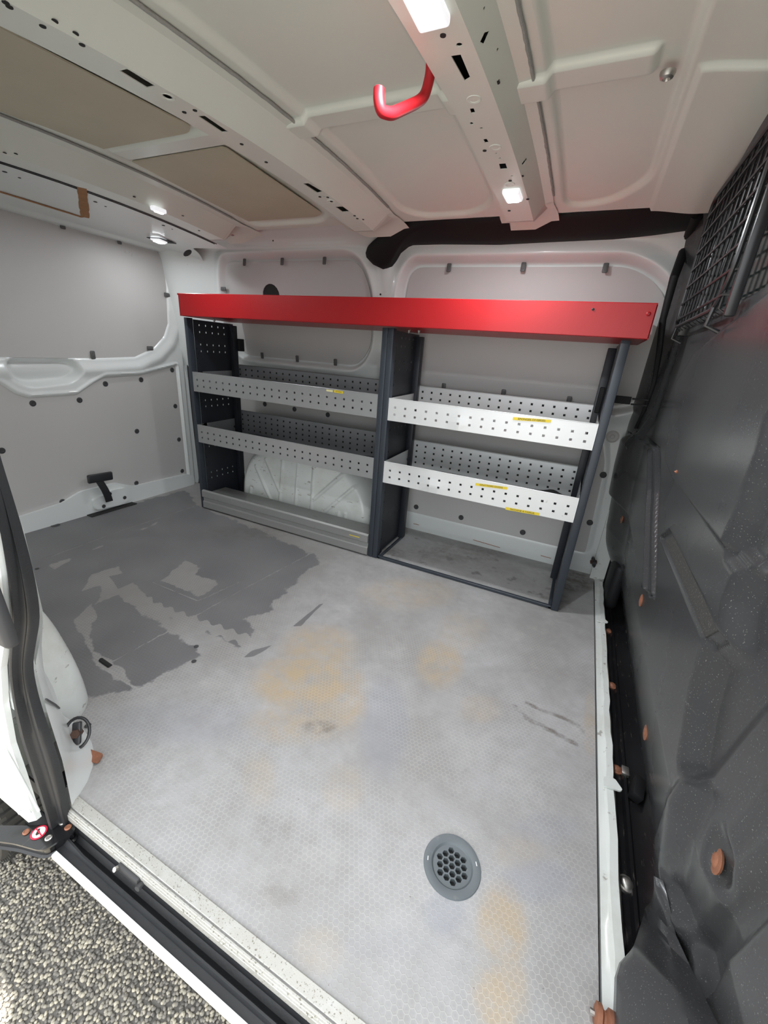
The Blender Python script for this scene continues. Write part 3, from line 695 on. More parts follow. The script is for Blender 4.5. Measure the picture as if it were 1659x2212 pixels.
F = [(4 * i + j, 4 * i + (j + 1) % 4, 4 * i + 4 + (j + 1) % 4, 4 * i + 4 + j) for i in range(5) for j in range(4)]
mk('webbing', V, F, RUBBER, st, smooth=True)
h0, h1 = P(192, 1036, 0, RX + .07), P(240, 1027, 0, RX + .07)
hv, hf = rbox(-.008, .008, -.058, .058, -.021, .021, .007, 3)
mk('grip', hv, hf, RUBBER, st, tuple((h0 + h1) / 2), True, rot=(math.radians(-3), 0, 0))
# door seal (black bulb seal round the rear opening)
sp_ = [P(u, v, 0, RX + .02) for u, v in ((362, 528), (378, 548), (390, 590), (395, 640), (398, 700), (408, 800), (418, 900), (427, 980), (433, 1035), (430, 1052))]
o = mk('rear_door_seal', *tube(fillet([tuple(q) for q in sp_], .03, 3), .0085, 8), RUBBER, smooth=True); tag(o, 'black rubber seal down the edge of the tailgate opening', 'seal')
# body pillar behind seal, closes the corner
V = []
zs = np.linspace(-.02, 1.30, 24)
for z in zs:
    V += [(RX - .03, 1.47, z), (RX + .0, 1.51, z), (RX + .012, 1.54, z), (RX + .03, 1.60, z), (RX + .05, 1.66, z)]
F = [(5 * i + j, 5 * i + j + 1, 5 * i + 6 + j, 5 * i + 5 + j) for i in range(23) for j in range(4)]
o = mk('trim_4', V, F, WHITE, smooth=True, ang=60); tag(o, 'white rear corner pillar', kind='structure')
# outer skins so that no light leaks in
mk('outer_skin', *join([box(RX - .12, 2.1, 1.69, 1.70, -.3, 1.36), box(RX - .12, RX - .10, -.04, 1.7, -.3, 1.36), box(RX - .12, 2.1, -.04, 1.7, 1.345, 1.36)]), WHITE, wall_back)

# ---- near side wall (around the sliding door opening)
near = mk('wall_front', *join([box(RX - .1, .80, -.03, -.015, .28, 1.35), box(.80, 1.98, -.02, .03, 1.215, 1.35), box(.79, 1.045, -.03, -.012, .60, 1.25), box(.79, .955, -.03, -.012, .28, .60)]), WHITE); tag(near, 'white near side of the van around the sliding door opening', kind='structure')

# ---- bulkhead
BZ = np.array([(-.06, 1.985), (0., 1.966), (.10, 1.935), (.25, 1.905), (.5, 1.885), (.9, 1.872), (1.22, 1.862), (1.28, 1.845), (1.33, 1.80)])
def bx(y, z): return np.interp(z, BZ[:, 0], BZ[:, 1])
def bq(u, v, off=0.): q = PS(u, v, 0, lambda p: float(bx(p[1], p[2])) + off, 1.9); return (q[1], q[2])
def bp_(*px, off=0.): return [bq(u, v, off) for u, v in px]
R1 = bp_((1680, 900), (1658, 982), (1620, 1080), (1576, 1188), (1602, 1226), (1572, 1300), (1561, 1388), (1523, 1401), (1496, 1500), (1472, 1643), (1493, 1696), (1440, 1895), off=-.0); R1 = R1 + [(.20, .10), (-.10, .10), (-.10, 1.0)]
R2 = bp_((1500, 760), (1458, 830), (1449, 894), (1436, 994), (1449, 1029), (1520, 1125), (1596, 1229), (1640, 1100), off=-.006); R2 = R2 + [(.2, .7), (.2, 1.05)]
R3 = bp_((1426, 1161), (1445, 1145), (1499, 1255), (1555, 1379), (1523, 1396), (1470, 1264))
R4 = bp_((1345, 1055), (1362, 970), (1388, 937), (1406, 970), (1406, 1060), (1398, 1284), (1385, 1270), off=-.012)
R4b = bp_((1388, 937), (1421, 967), (1423, 997), (1417, 1144), (1411, 1288), (1398, 1284), (1406, 1060), (1406, 970), off=-.004)
R5 = bp_((1700, 1800), (1480, 2080), (1512, 2135), (1700, 1880), off=.02)
R7 = bp_((1700, 1480), (1445, 1900), (1475, 2000), (1700, 1700), off=.02)
R6c = bq(1545, 1850, .02); R8 = bp_((1640, 2212), (1560, 2212), (1700, 1990), (1720, 2212))
topd = bp_((1475, 500), (1440, 690), (1428, 800), (1378, 920), (1355, 905), (1400, 740), (1462, 500))
def f_bulk(Y, Z):
    X = bx(Y, Z)
    X = X - .055 * sstep(Y, 1.36, 1.60) * sstep(Z, -.02, .2)
    X = X + .026 * inside(sd_poly(Y, Z, R1), .05)
    X = X - .007 * inside(sd_poly(Y, Z, R2), .007)
    X = X + .006 * inside(sd_poly(Y, Z, R3), .006)
    X = X - .013 * inside(sd_poly(Y, Z, R4), .007) + .010 * inside(sd_poly(Y, Z, R4b), .006)
    X = X + .020 * inside(sd_poly(Y, Z, R5), .03) - .008 * inside(sd_poly(Y, Z, R7), .03)
    X = X + .014 * np.exp(-(((Y - R6c[0]) / .022) ** 2 + ((Z - R6c[1]) / .04) ** 2) ** 2)
    s = sd_line(Y, Z, [(1.36, 1.32), (1.355, .9), (1.40, .72), (1.50, .60)]); X = X - .012 * (1 - sstep(s, .003, .016)) 
    X = X + .028 * inside(sd_poly(Y, Z, gl_poly), .012)
    return X, Y, Z
gl_poly = rpoly([(.66, .99), (1.24, .99), (1.24, 1.27), (.66, 1.27)], .05, 5)
bulkhead = field('wall_right', np.arange(.02, 1.605, .0042), np.arange(-.06, 1.335, .0042), f_bulk, BULK, ang=80); tag(bulkhead, 'moulded black bulkhead between load space and cab', kind='structure')
# closure above/below
mk('outer_skin', *join([box(1.99, 2.0, -.02, 1.7, -.3, 1.36), box(1.86, 2.0, 1.61, 1.62, -.1, 1.36)]), DARK, bulkhead)
# grained anti-slip strip inside the recess
def bsurf(y, z):
    X, _, _ = f_bulk(np.array([[y]]), np.array([[z]])); return float(X[0, 0])
def bpx(u, v, off=-.004):
    val = 1.88
    for _ in range(40):
        p = P(u, v, 0, val); val = .5 * val + .5 * (bsurf(min(1.6, max(.0, p[1])), min(1.3, max(-.05, p[2]))) + off)
    return P(u, v, 0, val)
c3 = np.mean(np.array(R3), 0); R3s = [tuple(c3 + (np.array(q) - c3) * .88) for q in R3]
mk('grained_strip', *plate(R3s, [], lambda a, b, t: (bsurf(a, b) - .0015 + t, a, b), .004), BULKT, bulkhead)
mk('flange_shade_tube', *tube([tuple(bpx(u, v, o_)) for u, v, o_ in ((1506, 462, -.012), (1482, 530, -.012), (1456, 600, -.012), (1432, 690, -.010), (1424, 760, -.008), (1412, 830, -.006), (1392, 885, -.004), (1372, 925, -.002))], [.016, .014, .012, .010, .009, .007, .006, .004], 10), BLACKP, bulkhead, smooth=True)  # black tube paints in the shadowed band of the bent flange edge
# window in the bulkhead and its wire guard
mk('window_1', *rbox(1.884, 1.889, .655, 1.245, .985, 1.275, .002, 1), GLASS, None); tag(bpy.data.objects['window_1'], 'dark glass pane in the bulkhead behind the wire guard', kind='structure')
g = thing('wire_guard', (1.85, 1.0, .97), 'black wire mesh guard over the bulkhead window', 'grille')
gy0, gy1, gz0, gz1, gx = .775, 1.25, .972, 1.268, 1.838
mk('frame', *tube(fillet([(gx, gy0, gz1), (gx, gy0, gz0 + .05), (gx, gy0 + .05, gz0), (gx, gy1, gz0), (gx, gy1, gz1)], .04, 6, True), .0045, 8, True), WIRE, g, smooth=True)
for k in range(12):
    y = gy0 + .02 + k * (gy1 - gy0 - .03) / 11.
    mk('vertical_wire', *tube([(gx + .004, y, gz1), (gx + .002, y, gz0 - .004), (gx + .012, y, gz0 - .010)], .0022, 6), WIRE, g, smooth=True)
for k in range(7):
    z = gz0 + .018 + k * .040
    mk('horizontal_wire', *tube([(gx + .02, gy0 - .006, z), (gx - .002, gy0 + .004, z), (gx - .002, gy1 - .004, z), (gx + .02, gy1 + .006, z)], .0026, 6), WIRE, g, smooth=True)
for y in (.83, 1.22): mk('mounting_hook', *tube([(gx, y, gz0 + .005), (gx - .004, y, gz0 - .03), (gx + .02, y, gz0 - .04)], .004, 8), WIRE, g, smooth=True)
mk('backing_frame', *rbox(gx + .004, gx + .022, gy0 - .020, gy0 - .010, gz0 - .02, gz1 + .01, .004, 2), WIRE, g, smooth=True); mk('backing_frame', *rbox(gx + .01, gx + .035, gy1 + .004, gy1 + .02, gz0 - .02, gz1 + .01, .004, 2), WIRE, g, smooth=True)
# rusty fixings on the bulkhead
def rivet(u, v, s, mat, sx=1., nm='rusty_fixing'):
    q = bpx(u, v, -.001); y, z = q[1], q[2]; x = bsurf(y, z)
    V, F = lathe([(.014 * s, .002), (.015 * s, -.0008), (.013 * s, -.0016), (.008 * s, -.0018), (.0065 * s, -.0032), (.003 * s, -.004)], 16)
    V = [(c, a * sx, b) for a, b, c in V]
    return mk(nm, V, F, mat, bulkhead, (x - .001, y, z), True)
rivet(1548, 1858, 1.25, RUST, .8); rivet(1395, 1582, 1.1, RUST); rivet(1385, 1297, 1.1, RUST); rivet(1343, 1122, 1., RUST); rivet(1461, 1019, .25, RUST)
# moulded side flap at the foot of the bulkhead next to the door
fl = [bpx(1430, 1900, -.006), bpx(1400, 1972, -.02), P(1367, 2048, 2, .035), P(1328, 2090, 2, .016), P(1323, 2230, 2, .016), P(1320, 2400, 2, .016)]
fr = [bpx(1432, 1902), bpx(1446, 1955), bpx(1460, 2020), bpx(1490, 2085), bpx(1530, 2170), bpx(1620, 2350)]
la, ra = lerp_poly(fl, 26), lerp_poly(fr, 26); V, F = [], []
for i in range(26):
    for j in range(13):
        t = j / 12; q = la[i] * (1 - t) + ra[i] * t
        e = min(t, 1 - t) * 3.2; e = min(1, max(0, (e - .35) / .12)) if i > 5 else 0
        e = e * min(1, max(0, (i - 5) / 2)); q = q + np.array([-.008 * e - .012 * math.sin(PI * t) ** .6, 0, .004 * e]); V.append(tuple(q))
F = [(13 * i + j, 13 * i + j + 1, 13 * i + 14 + j, 13 * i + 13 + j) for i in range(25) for j in range(12)]
mk('foot_flap', V, F, BULK, bulkhead, smooth=True, ang=30)

# ---- sill channel along the bulkhead: white lip, black channel
xw0 = EX + .003
prof = [(xw0, -.03), (xw0, .001), (xw0 + .012, .002), (xw0 + .016, .007), (xw0 + .030, .007), (xw0 + .034, -.02)]
ys = np.linspace(.10, 1.60, 40); V = []
for y in ys:
    wob = .0015 * math.sin(y * 31) + .001 * math.sin(y * 77)
    for i, (x, z) in enumerate(prof): V.append((x + (wob if i > 2 else 0), y, z))
n = len(prof); F = [(n * i + j, n * i + j + 1, n * i + n + j + 1, n * i + n + j) for i in range(39) for j in range(n - 1)]
lip = mk('trim_5', V, F, WHITED, smooth=True, ang=40); tag(lip, 'white painted lip between load floor and bulkhead channel', kind='structure')
for u, v in ((1304, 1342), (1328, 1698)):
    p = P(u, v, 2, .008)
    mk('lip_tab', *plate(rpoly([(-.018, -.014), (.014, -.010), (.018, -.004), (.004, .016), (-.018, .010)], .004, 3), [], lambda a, b, t: (a, b, t), .004), WHITED, lip, (p[0] - .004, p[1], .008), smooth=True)
prof = [(xw0 + .034, .0), (xw0 + .036, -.028), (xw0 + .055, -.030), (xw0 + .060, -.024), (xw0 + .066, -.024), (xw0 + .071, -.031), (xw0 + .095, -.031), (xw0 + .12, -.02), (xw0 + .125, .05)]
V = []
for y in ys:
    for x, z in prof: V.append((x, y, z))
n = len(prof); F = [(n * i + j, n * i + j + 1, n * i + n + j + 1, n * i + n + j) for i in range(39) for j in range(n - 1)]
chan = mk('trim_6', V, F, CHAN, smooth=True, ang=30); tag(chan, 'glossy black channel at the foot of the bulkhead', kind='structure')
for u, v, m_, s in ((1310, 1291, RUST, .9), (1314, 1362, RUST, .9), (1322, 1480, RUST, 1.), (1332, 1661, RUST, .9), (1353, 1908, STEEL, 1.05)):
    p = P(u, v, 2, -.026); mk('channel_bolt', *lathe([(.014 * s, -.004), (.014 * s, .001), (.011 * s, .002), (.010 * s, .004), (.006 * s, .007), (.003 * s, .0075)], 16), m_, chan, (max(p[0], xw0 + .047), p[1], -.027), True)
p = P(1350, 1667, 2, -.024); mk('silver_clip', *rbox(-.008, .008, -.012, .012, -.004, .006, .002, 2), STEEL, chan, tuple(p), True)
p = P(1375, 1705, 2, -.02); mk('rubber_block', *rbox(-.012, .012, -.028, .028, -.01, .014, .004, 2), BLACKP, chan, tuple(p), True, rot=(0, .3, -.2))
o = mk('front_corner_stop', *rbox(1.90, 1.945, 1.40, 1.56, -.03, .16, .02, 4), BLACKP, smooth=True); tag(o, 'glossy black rubber stop in the far corner by the bulkhead foot', 'stop')
mk('far_corner_web', *join([box(1.845, 1.90, 1.585, 1.605, -.02, .40)]), WHITED, wall_back)

# ---- threshold, step, body side
th = mk('threshold_strip', *join([rbox(.936, 1.95, .0025, .021, .0, .0035, .001, 1)] + [rbox(.936, 1.95, -.0035 - .002 * k, -.001 - .002 * k + .0015, -.016 - .003 * k, .003 - .004 * k, .0008, 1) for k in range(3)]), THR, None)
tag(th, 'speckled aluminium threshold strip along the side door sill', 'strip')
zz0 = -.05
prof = [(-.0045, -.006), (-.006, -.05), (-.014, -.055), (-.021, -.048), (-.024, -.040), (-.027, -.040), (-.030, -.047), (-.0405, -.047), (-.042, -.044)]
xs = np.linspace(.86, 1.98, 30); V = []
for x in xs:
    c_ = .012 * (1 - min(1, max(0, (x - .92) / .10))) 
    for i, (y, z) in enumerate(prof): V.append((x, y + (c_ if 2 < i < 6 else 0) * .6, z))
n = len(prof); F = [(n * i + j, n * i + j + 1, n * i + n + j + 1, n * i + n + j) for i in range(29) for j in range(n - 1)]
o = mk('trim_7', V, F, RUBBER, smooth=True, ang=35); tag(o, 'black ribbed plastic step trough below the threshold', kind='structure')
o = mk('trim_8', [(x, y, z) for x in (.965, 1.98) for y, z in ((-.041, -.046), (-.0415, -.043), (-.0485, -.043), (-.0505, -.046), (-.0505, -.052), (.03, -.30), (.04, -.30), (-.041, -.055))], [(i, (i + 1) % 8, 8 + (i + 1) % 8, 8 + i) for i in range(8)], WHITE, smooth=True); tag(o, 'white outer edge of the sill', kind='structure')
for k, (u, v) in enumerate(((275, 1863), (320, 1910))):
    p = P(u, v, 2, -.02)
    if k == 0:
        lt = thing('sill_striker', (p[0], -.01, -.03), 'small black door striker with metal pin set in the step trough', 'striker')
        V, F = rbox(p[0] - .008, p[0] + .045, -.014, -.003, -.032, -.012, .004, 2); mk('body', V, F, DKP, lt, smooth=True)
        mk('pin', *tube([(p[0] - .004, -.008, -.022), (p[0] - .004, -.020, -.012)], .004, 8), STEEL, lt, smooth=True)
        mk('buffer', *tube([(p[0] + .048, -.006, -.022), (p[0] + .05, -.018, -.02)], .005, 8), DKP, lt, smooth=True)

# side door seal (loft between inner and outer edge)
si = [(1.035, .0, .95), (1.051, .0, .80), (1.051, .0, .701), (1.057, .0, .617), (1.056, 0, .545), (1.042, 0, .474), (1.000, 0, .405), (.970, 0, .352), (.961, 0, .29), (.961, 0, .251), (.963, 0, .132), (.950, 0, .011), (.944, 0, -.045)]
so = [(1.07, -.03, .95), (1.09, -.03, .80), (1.092, -.03, .70), (1.084, -.03, .635), (1.066, -.03, .56), (1.043, -.03, .493), (1.008, -.03, .43), (.982, -.03, .381), (.955, -.03, .30), (.935, -.03, .204), (.934, -.03, .13), (.930, -.03, .03), (.925, -.03, -.05)]
la, ra = lerp_poly(fillet(si, .03, 3), 60), lerp_poly(fillet(so, .03, 3), 60); V = []
hp_ = [0, .35, .75, .95, .8, .25, .1, .3, .6, .8, .6, 0]
n = len(hp_)
for i in range(60):
    for j, h in enumerate(hp_):
        t = j / (n - 1); q = la[i] * (1 - t) + ra[i] * t; V.append((q[0] + .012 * h * .6, q[1] - .012 * h * .5, q[2] + .002 * h))
F = [(n * i + j, n * i + j + 1, n * i + n + j + 1, n * i + n + j) for i in range(59) for j in range(n - 1)]
o = mk('side_door_seal', V, F, RUBBER, smooth=True, ang=50); tag(o, 'thick black rubber seal curving down the side door pillar', 'seal')
# outside body flank behind the seal
def fy(u, v, y=-.05): q = P(u, v, 1, y); return (q[0], q[2])
fo = [(p[0] - .005, p[2]) for p in so]
flank = [fo[0]] + fo[1:-1] + [(.926, .012), fy(54, 1783)] + [fy(0, 1728), fy(-60, 1660), (.45, .10), (.45, .95)]
def flank_y(x, z): return -.034 - .018 * (1 - math.exp(-max(0, (1.0 - x)) * 8))
mk('body_flank', *plate(flank, [], lambda a, b, t: (a, flank_y(a, b) + t, b), .008), WHITE, near)
for (a_, b_, r_) in (((-40, 1520), (84, 1752), .0022), ((-40, 1580), (66, 1756), .0022), ((-40, 1640), (46, 1756), .004)):
    a, b = P(*a_, 1, -.0475), P(*b_, 1, -.0455); mk('body_moulding', *tube([tuple(a), tuple((a + b) / 2 + np.array([.003, 0, -.003])), tuple(b)], r_, 8), WHITED, near, smooth=True)
p = P(8, 1325, 1, -.045); mk('flank_bracket', *rbox(-.03, .010, -.012, .004, -.045, .045, .006, 3), DKP, near, tuple(p), True, rot=(0, math.radians(-6), 0))
# pillar trim inside and near wheel arch
pe = lambda u, v, y: tuple(P(u, v, 1, y))
la = lerp_poly([(1.05, .004, .62), (1.04, .004, .47), (.968, .004, .35), (.961, .004, .25), (.963, .004, .13), (.945, .004, .0)], 24)
lb = lerp_poly([pe(60, 1330, .02), pe(74, 1430, .03), pe(96, 1475, .036), pe(122, 1522, .042), pe(138, 1570, .05), pe(156, 1605, .062), (.885, .084, .0)], 24)
lc = [q + np.array([-.09, .03, 0]) for q in lb]; V = []
for i in range(24): V += [tuple(la[i]), tuple(la[i] * .5 + lb[i] * .5 + np.array([.006, .002, 0])), tuple(lb[i]), tuple(lb[i] * .5 + lc[i] * .5 + np.array([0, .004, 0])), tuple(lc[i])]
F = [(5 * i + j, 5 * i + j + 1, 5 * i + 6 + j, 5 * i + 5 + j) for i in range(23) for j in range(4)]
mk('pillar_trim', V, F, WHITE, near, smooth=True, ang=60)
mk('pillar_joint', *tube([tuple(la[13] + [.002, .002, 0]), tuple(la[13] * .5 + lb[13] * .5 + [.007, .003, 0]), tuple(lb[13] + [.001, .002, 0])], .0016, 6), DKP, near, smooth=True)
a1 = rpoly([(.05, -.05), (.07, .12), (.2, .28), (.55, .315), (.68, .26), (.775, .12), (.785, -.05)], .09, 8)
def f_arch2(X, Z):
    s = -sd_poly(X, Z, a1); t = np.clip(s / .07, 0, 1); return X, .0 + .17 * np.sqrt(1 - (1 - t) ** 2), Z
o = field('trim_9', np.arange(.03, .79, .008), np.arange(0, .32, .008), f_arch2, WHITED, mask=lambda X, Z: sd_poly(X, Z, a1) < .01); tag(o, 'white near wheel arch behind the side door pillar', kind='structure')
mk('floor_bracket', *plate(rpoly([(.842, .085), (.895, .095), (.905, .078), (.86, .06)], .004, 2), [], lambda a, b, t: (a, b, .004 + t), .004), RUST, near)

# ---- ground and wheel
GZ = -.58
GRND = pbr('asphalt', (.17, .16, .145), .85, var=.3, vs=60, bump=.6, bs=160)
ground = mk('ground', *join([([(-6, -7, GZ), (8, -7, GZ), (8, 9, GZ), (-6, 9, GZ)], [(0, 1, 2, 3)])]), GRND); tag(ground, 'coarse gravel-dressed asphalt', kind='structure')
bmi = bmesh.new(); bmesh.ops.create_icosphere(bmi, subdivisions=1, radius=1.); IV = np.array([v.co[:] for v in bmi.verts]); IF = np.array([[v.index for v in f.verts] for f in bmi.faces]); bmi.free()
def stone_mat():
    m = pbr('chipped_stone', (.36, .33, .28), .8, var=.1); nt = m.node_tree; N = nt.nodes; L = nt.links; b = N['Principled BSDF']
    a = N.new('ShaderNodeAttribute'); a.attribute_name = 'tone'; r = N.new('ShaderNodeValToRGB')
    e = r.color_ramp.elements; e[0].color = (.12, .112, .10, 1); e[1].color = (.64, .58, .45, 1); e.new(.5).color = (.27, .25, .215, 1)
    L.new(a.outputs['Fac'], r.inputs[0]); L.new(r.outputs[0], b.inputs['Base Color']); return m
pts = []
rng = np.random.default_rng(3)
gx_ = np.arange(-.05, 1.55, .008); gy_ = np.arange(-.62, .20, .008)
GXX, GYY = np.meshgrid(gx_, gy_); GXX = GXX + rng.uniform(-.004, .004, GXX.shape); GYY = GYY + rng.uniform(-.004, .004, GYY.shape)
# keep those that can be seen past the sill from about here
def keep(x, y): return y < .16 + 0 * x
kk = keep(GXX, GYY); sx, sy = GXX[kk], GYY[kk]; ns = len(sx)
ang_ = rng.uniform(0, 2 * PI, ns); sc = rng.uniform(.0034, .0062, (ns, 3)); sc[:, 2] *= .6
jit = rng.uniform(.8, 1.2, (ns, len(IV), 1)); Vs = IV[None] * jit * sc[:, None, :]
ca, sa = np.cos(ang_)[:, None], np.sin(ang_)[:, None]
Vx = Vs[..., 0] * ca - Vs[..., 1] * sa + sx[:, None]; Vy = Vs[..., 0] * sa + Vs[..., 1] * ca + sy[:, None]; Vz = Vs[..., 2] + GZ + .002
VV = np.stack([Vx, Vy, Vz], -1).reshape(-1, 3); FF = (IF[None] + (np.arange(ns) * len(IV))[:, None, None]).reshape(-1, 3)
me = bpy.data.meshes.new('gravel'); me.vertices.add(len(VV)); me.vertices.foreach_set('co', VV.astype(np.float32).ravel()); me.loops.add(FF.size); me.loops.foreach_set('vertex_index', FF.astype(np.int32).ravel())
me.polygons.add(len(FF)); me.polygons.foreach_set('loop_start', np.arange(0, FF.size, 3, dtype=np.int32)); me.polygons.foreach_set('loop_total', np.full(len(FF), 3, np.int32)); me.update(calc_edges=True)
at = me.attributes.new('tone', 'FLOAT', 'POINT'); at.data.foreach_set('value', np.repeat(rng.beta(2, 1.6, ns), len(IV)).astype(np.float32)); me.materials.append(stone_mat())
o = bpy.data.objects.new('gravel', me); link(o, None, (0, 0, 0)); tag(o, 'pale and dark stone chips bound in the road surface', 'gravel', kind='stuff')

wh = thing('road_wheel', (.315, .06, GZ), 'rear tyre of the van seen below the door arm', 'wheel')
pr = [(.22, -.10), (.29, -.105), (.318, -.095), (.328, -.075), (.33, 0), (.328, .075), (.318, .095), (.29, .105), (.22, .10)]
V, F = lathe(pr, 64); V = [(x, z, y) for x, y, z in V]; mk('tyre', V, F, TYRE, wh, (.315, .06, GZ + .343), True, ang=25)
gv = []
for k in range(70):
    a = 2 * PI * k / 70
    for s in (-1, 1):
        V, F = box(-.004, .004, .012 if s > 0 else -.085, .085 if s > 0 else -.012, .325, .3345)
        V = [(x * math.cos(a) + z * math.sin(a), y, -x * math.sin(a) + z * math.cos(a)) for x, y, z in [(x + .25 * (abs(y)) * 0, y, z) for x, y, z in V]]; gv.append((V, F))
o = mk('tread_blocks', *join(gv), TYRE, wh, (.315, .06, GZ + .343)); o['kind'] = 'stuff'
V, F = lathe([(.05, -.03), (.2, -.06), (.225, -.09), (.225, .09)], 40); mk('rim', [(x, z, y) for x, y, z in V], F, STEEL, wh, (.315, .06, GZ + .343), True)

# ================================================================== THINGS
# ---- sliding door arm
AZ = -.025
arm = thing('sliding_door_arm', (.9, -.06, AZ), 'glossy black steel door arm with a warning sticker at the sill end', 'bracket')
ap = [P(u, v, 2, AZ) for u, v in ((-120, 1775), (0, 1783), (70, 1783), (110, 1779), (150, 1768), (166, 1778), (160, 1798), (140, 1808), (97, 1836), (80, 1836), (30, 1822), (-20, 1815), (-140, 1850))]
app = rpoly([(q[0], q[1]) for q in ap], .010, 4)
def armz(a, b): return AZ
V, F = plate(app, [], lambda a, b, t: (a, b, AZ - t), .004); mk('plate', V, F, CHAN, arm)
n = len(app); cx_, cy_ = np.mean([q[0] for q in app]), np.mean([q[1] for q in app])
V = []
for a, b in app: V.append((a, b, AZ))
cen = np.array([cx_, cy_])
for k, (d_, z_) in enumerate(((.0025, -.002), (.004, -.007), (.004, -.022), (.0, -.024))):
    for i, (a, b) in enumerate(app):
        p0 = np.array(app[i - 1]); p1 = np.array(app[(i + 1) % n]); tt = p1 - p0; nn = np.array([tt[1], -tt[0]]); nn /= np.linalg.norm(nn) + 1e-9
        if np.dot(nn, np.array([a, b]) - cen) < 0 and False: nn = -nn
        V.append((a + nn[0] * d_ * SGN if 'SGN' in globals() else a + nn[0] * d_, b + nn[1] * d_, AZ + z_))
F = [(k * n + i, k * n + (i + 1) % n, (k + 1) * n + (i + 1) % n, (k + 1) * n + i) for k in range(4) for i in range(n)]
mk('folded_edge', V, F, CHAN, arm, smooth=True, ang=50)
def on_arm(u, v): q = P(u, v, 2, AZ + .001); return (q[0], q[1], AZ + .0005)
for u, v, m_ in ((57, 1797, RUST), (105, 1810, STEEL), (135, 1776, STEEL), (147, 1787, RUST)):
    mk('bolt', *lathe([(.0058, 0), (.0058, .0012), (.004, .0022), (.0035, .0012), (.0015, .0012)], 14), m_, arm, on_arm(u, v), True)
c = on_arm(84, 1798)
mk('sticker', *lathe([(.0125, 0), (.0125, .0006)], 28), PINK, arm, c)
stk = mk('sticker_face', *lathe([(.0098, .0006), (.0098, .0009)], 28), STW, arm, c)
mk('sticker_foot', *plate([(-.008, -.002), (-.004, -.002), (.001, .002), (.004, .002), (.007, -.003), (.004, -.006), (-.008, -.006)], [], lambda a, b, t: (a * .8, b * .8 + .001, .0009 + t), .0002), INK, arm, c, rot=(0, 0, -.9))
mk('sticker_slash', *plate([(-.0103, -.0009), (.0103, -.0009), (.0103, .0009), (-.0103, .0009)], [], lambda a, b, t: (a, b, .0012 + t), .0002), PINK, arm, c, rot=(0, 0, -.1))
q = P(165, 1772, 2, -.035)
mk('end_roller', *join([rbox(q[0] - .012, q[0] + .02, q[1] - .012, q[1] + .012, -.05, -.02, .004, 2), tube([(q[0] - .01, q[1], -.02), (q[0] + .03, q[1] + .004, -.016)], .004, 8)]), BLACKP, arm, smooth=True)

# ---- shelving rack
rack = thing('shelving_rack', (.85, 1.3, 0), 'slate grey van racking with four perforated aluminium trays and a red top tray', 'shelving')
FY = 1.227; BY = 1.505
def fxz(y): return lambda a, b, t: (a, y + t, b)
def fyz(x): return lambda a, b, t: (x + t, a, b)
def upright(x0, x1, z1, web_x, side, front=True, mirror=1, rear=True):
    # front channel post
    post = mk('upright', *join([rbox(x0, x1, FY - .004, FY + .028, .001, z1, .002, 2), rbox(x0 + .004, x1 - .004, FY + .028, FY + .032, .001, z1, .001, 1)]), RACK, rack, smooth=True)
    hs = []
    # perforated side sheet
    for zc in (.155, .185, .325, .355, .53, .56, .79, .82, .875, .905):
        for k in range(5): hs.append((round(1.29 + .038 * k, 4), round(zc, 4), .0055, .0075))
    if side: mk('side_sheet', *perf(FY + .03, BY, .012, z1 - .005, hs, fyz(web_x), .0015), RACKD, post)
    # slotted strip near the front edge
    if side:
        s2 = []
        for k in range(int((z1 - .05) / .022)): s2.append((1.262 if k % 2 else 1.272, round(.03 + k * .022, 4), .005, .009))
        m2 = mirror; mk('slotted_flange', *plate([(FY + .028, .005), (FY + .058, .005), (FY + .058, z1 - .005), (FY + .028, z1 - .005)], [rect_hole(*h) for h in s2], fyz(web_x + .003 * m2), .0015), RACKD, post)
        if rear:
            mk('rear_channel', *join([rbox(min(web_x, web_x + .026 * m2), max(web_x, web_x + .026 * m2), BY - .030, BY + .002, .005, z1 - .012, .002, 2)]), RACKD, post, smooth=True)
    return post
ZT = .932
upright(-.078, -.058, ZT, -.060, True)
upright(.9375, .9595, ZT, .958, False); upright(.9605, .983, ZT, .972, True)
upright(1.712, 1.737, ZT, 1.715, True, mirror=-1)
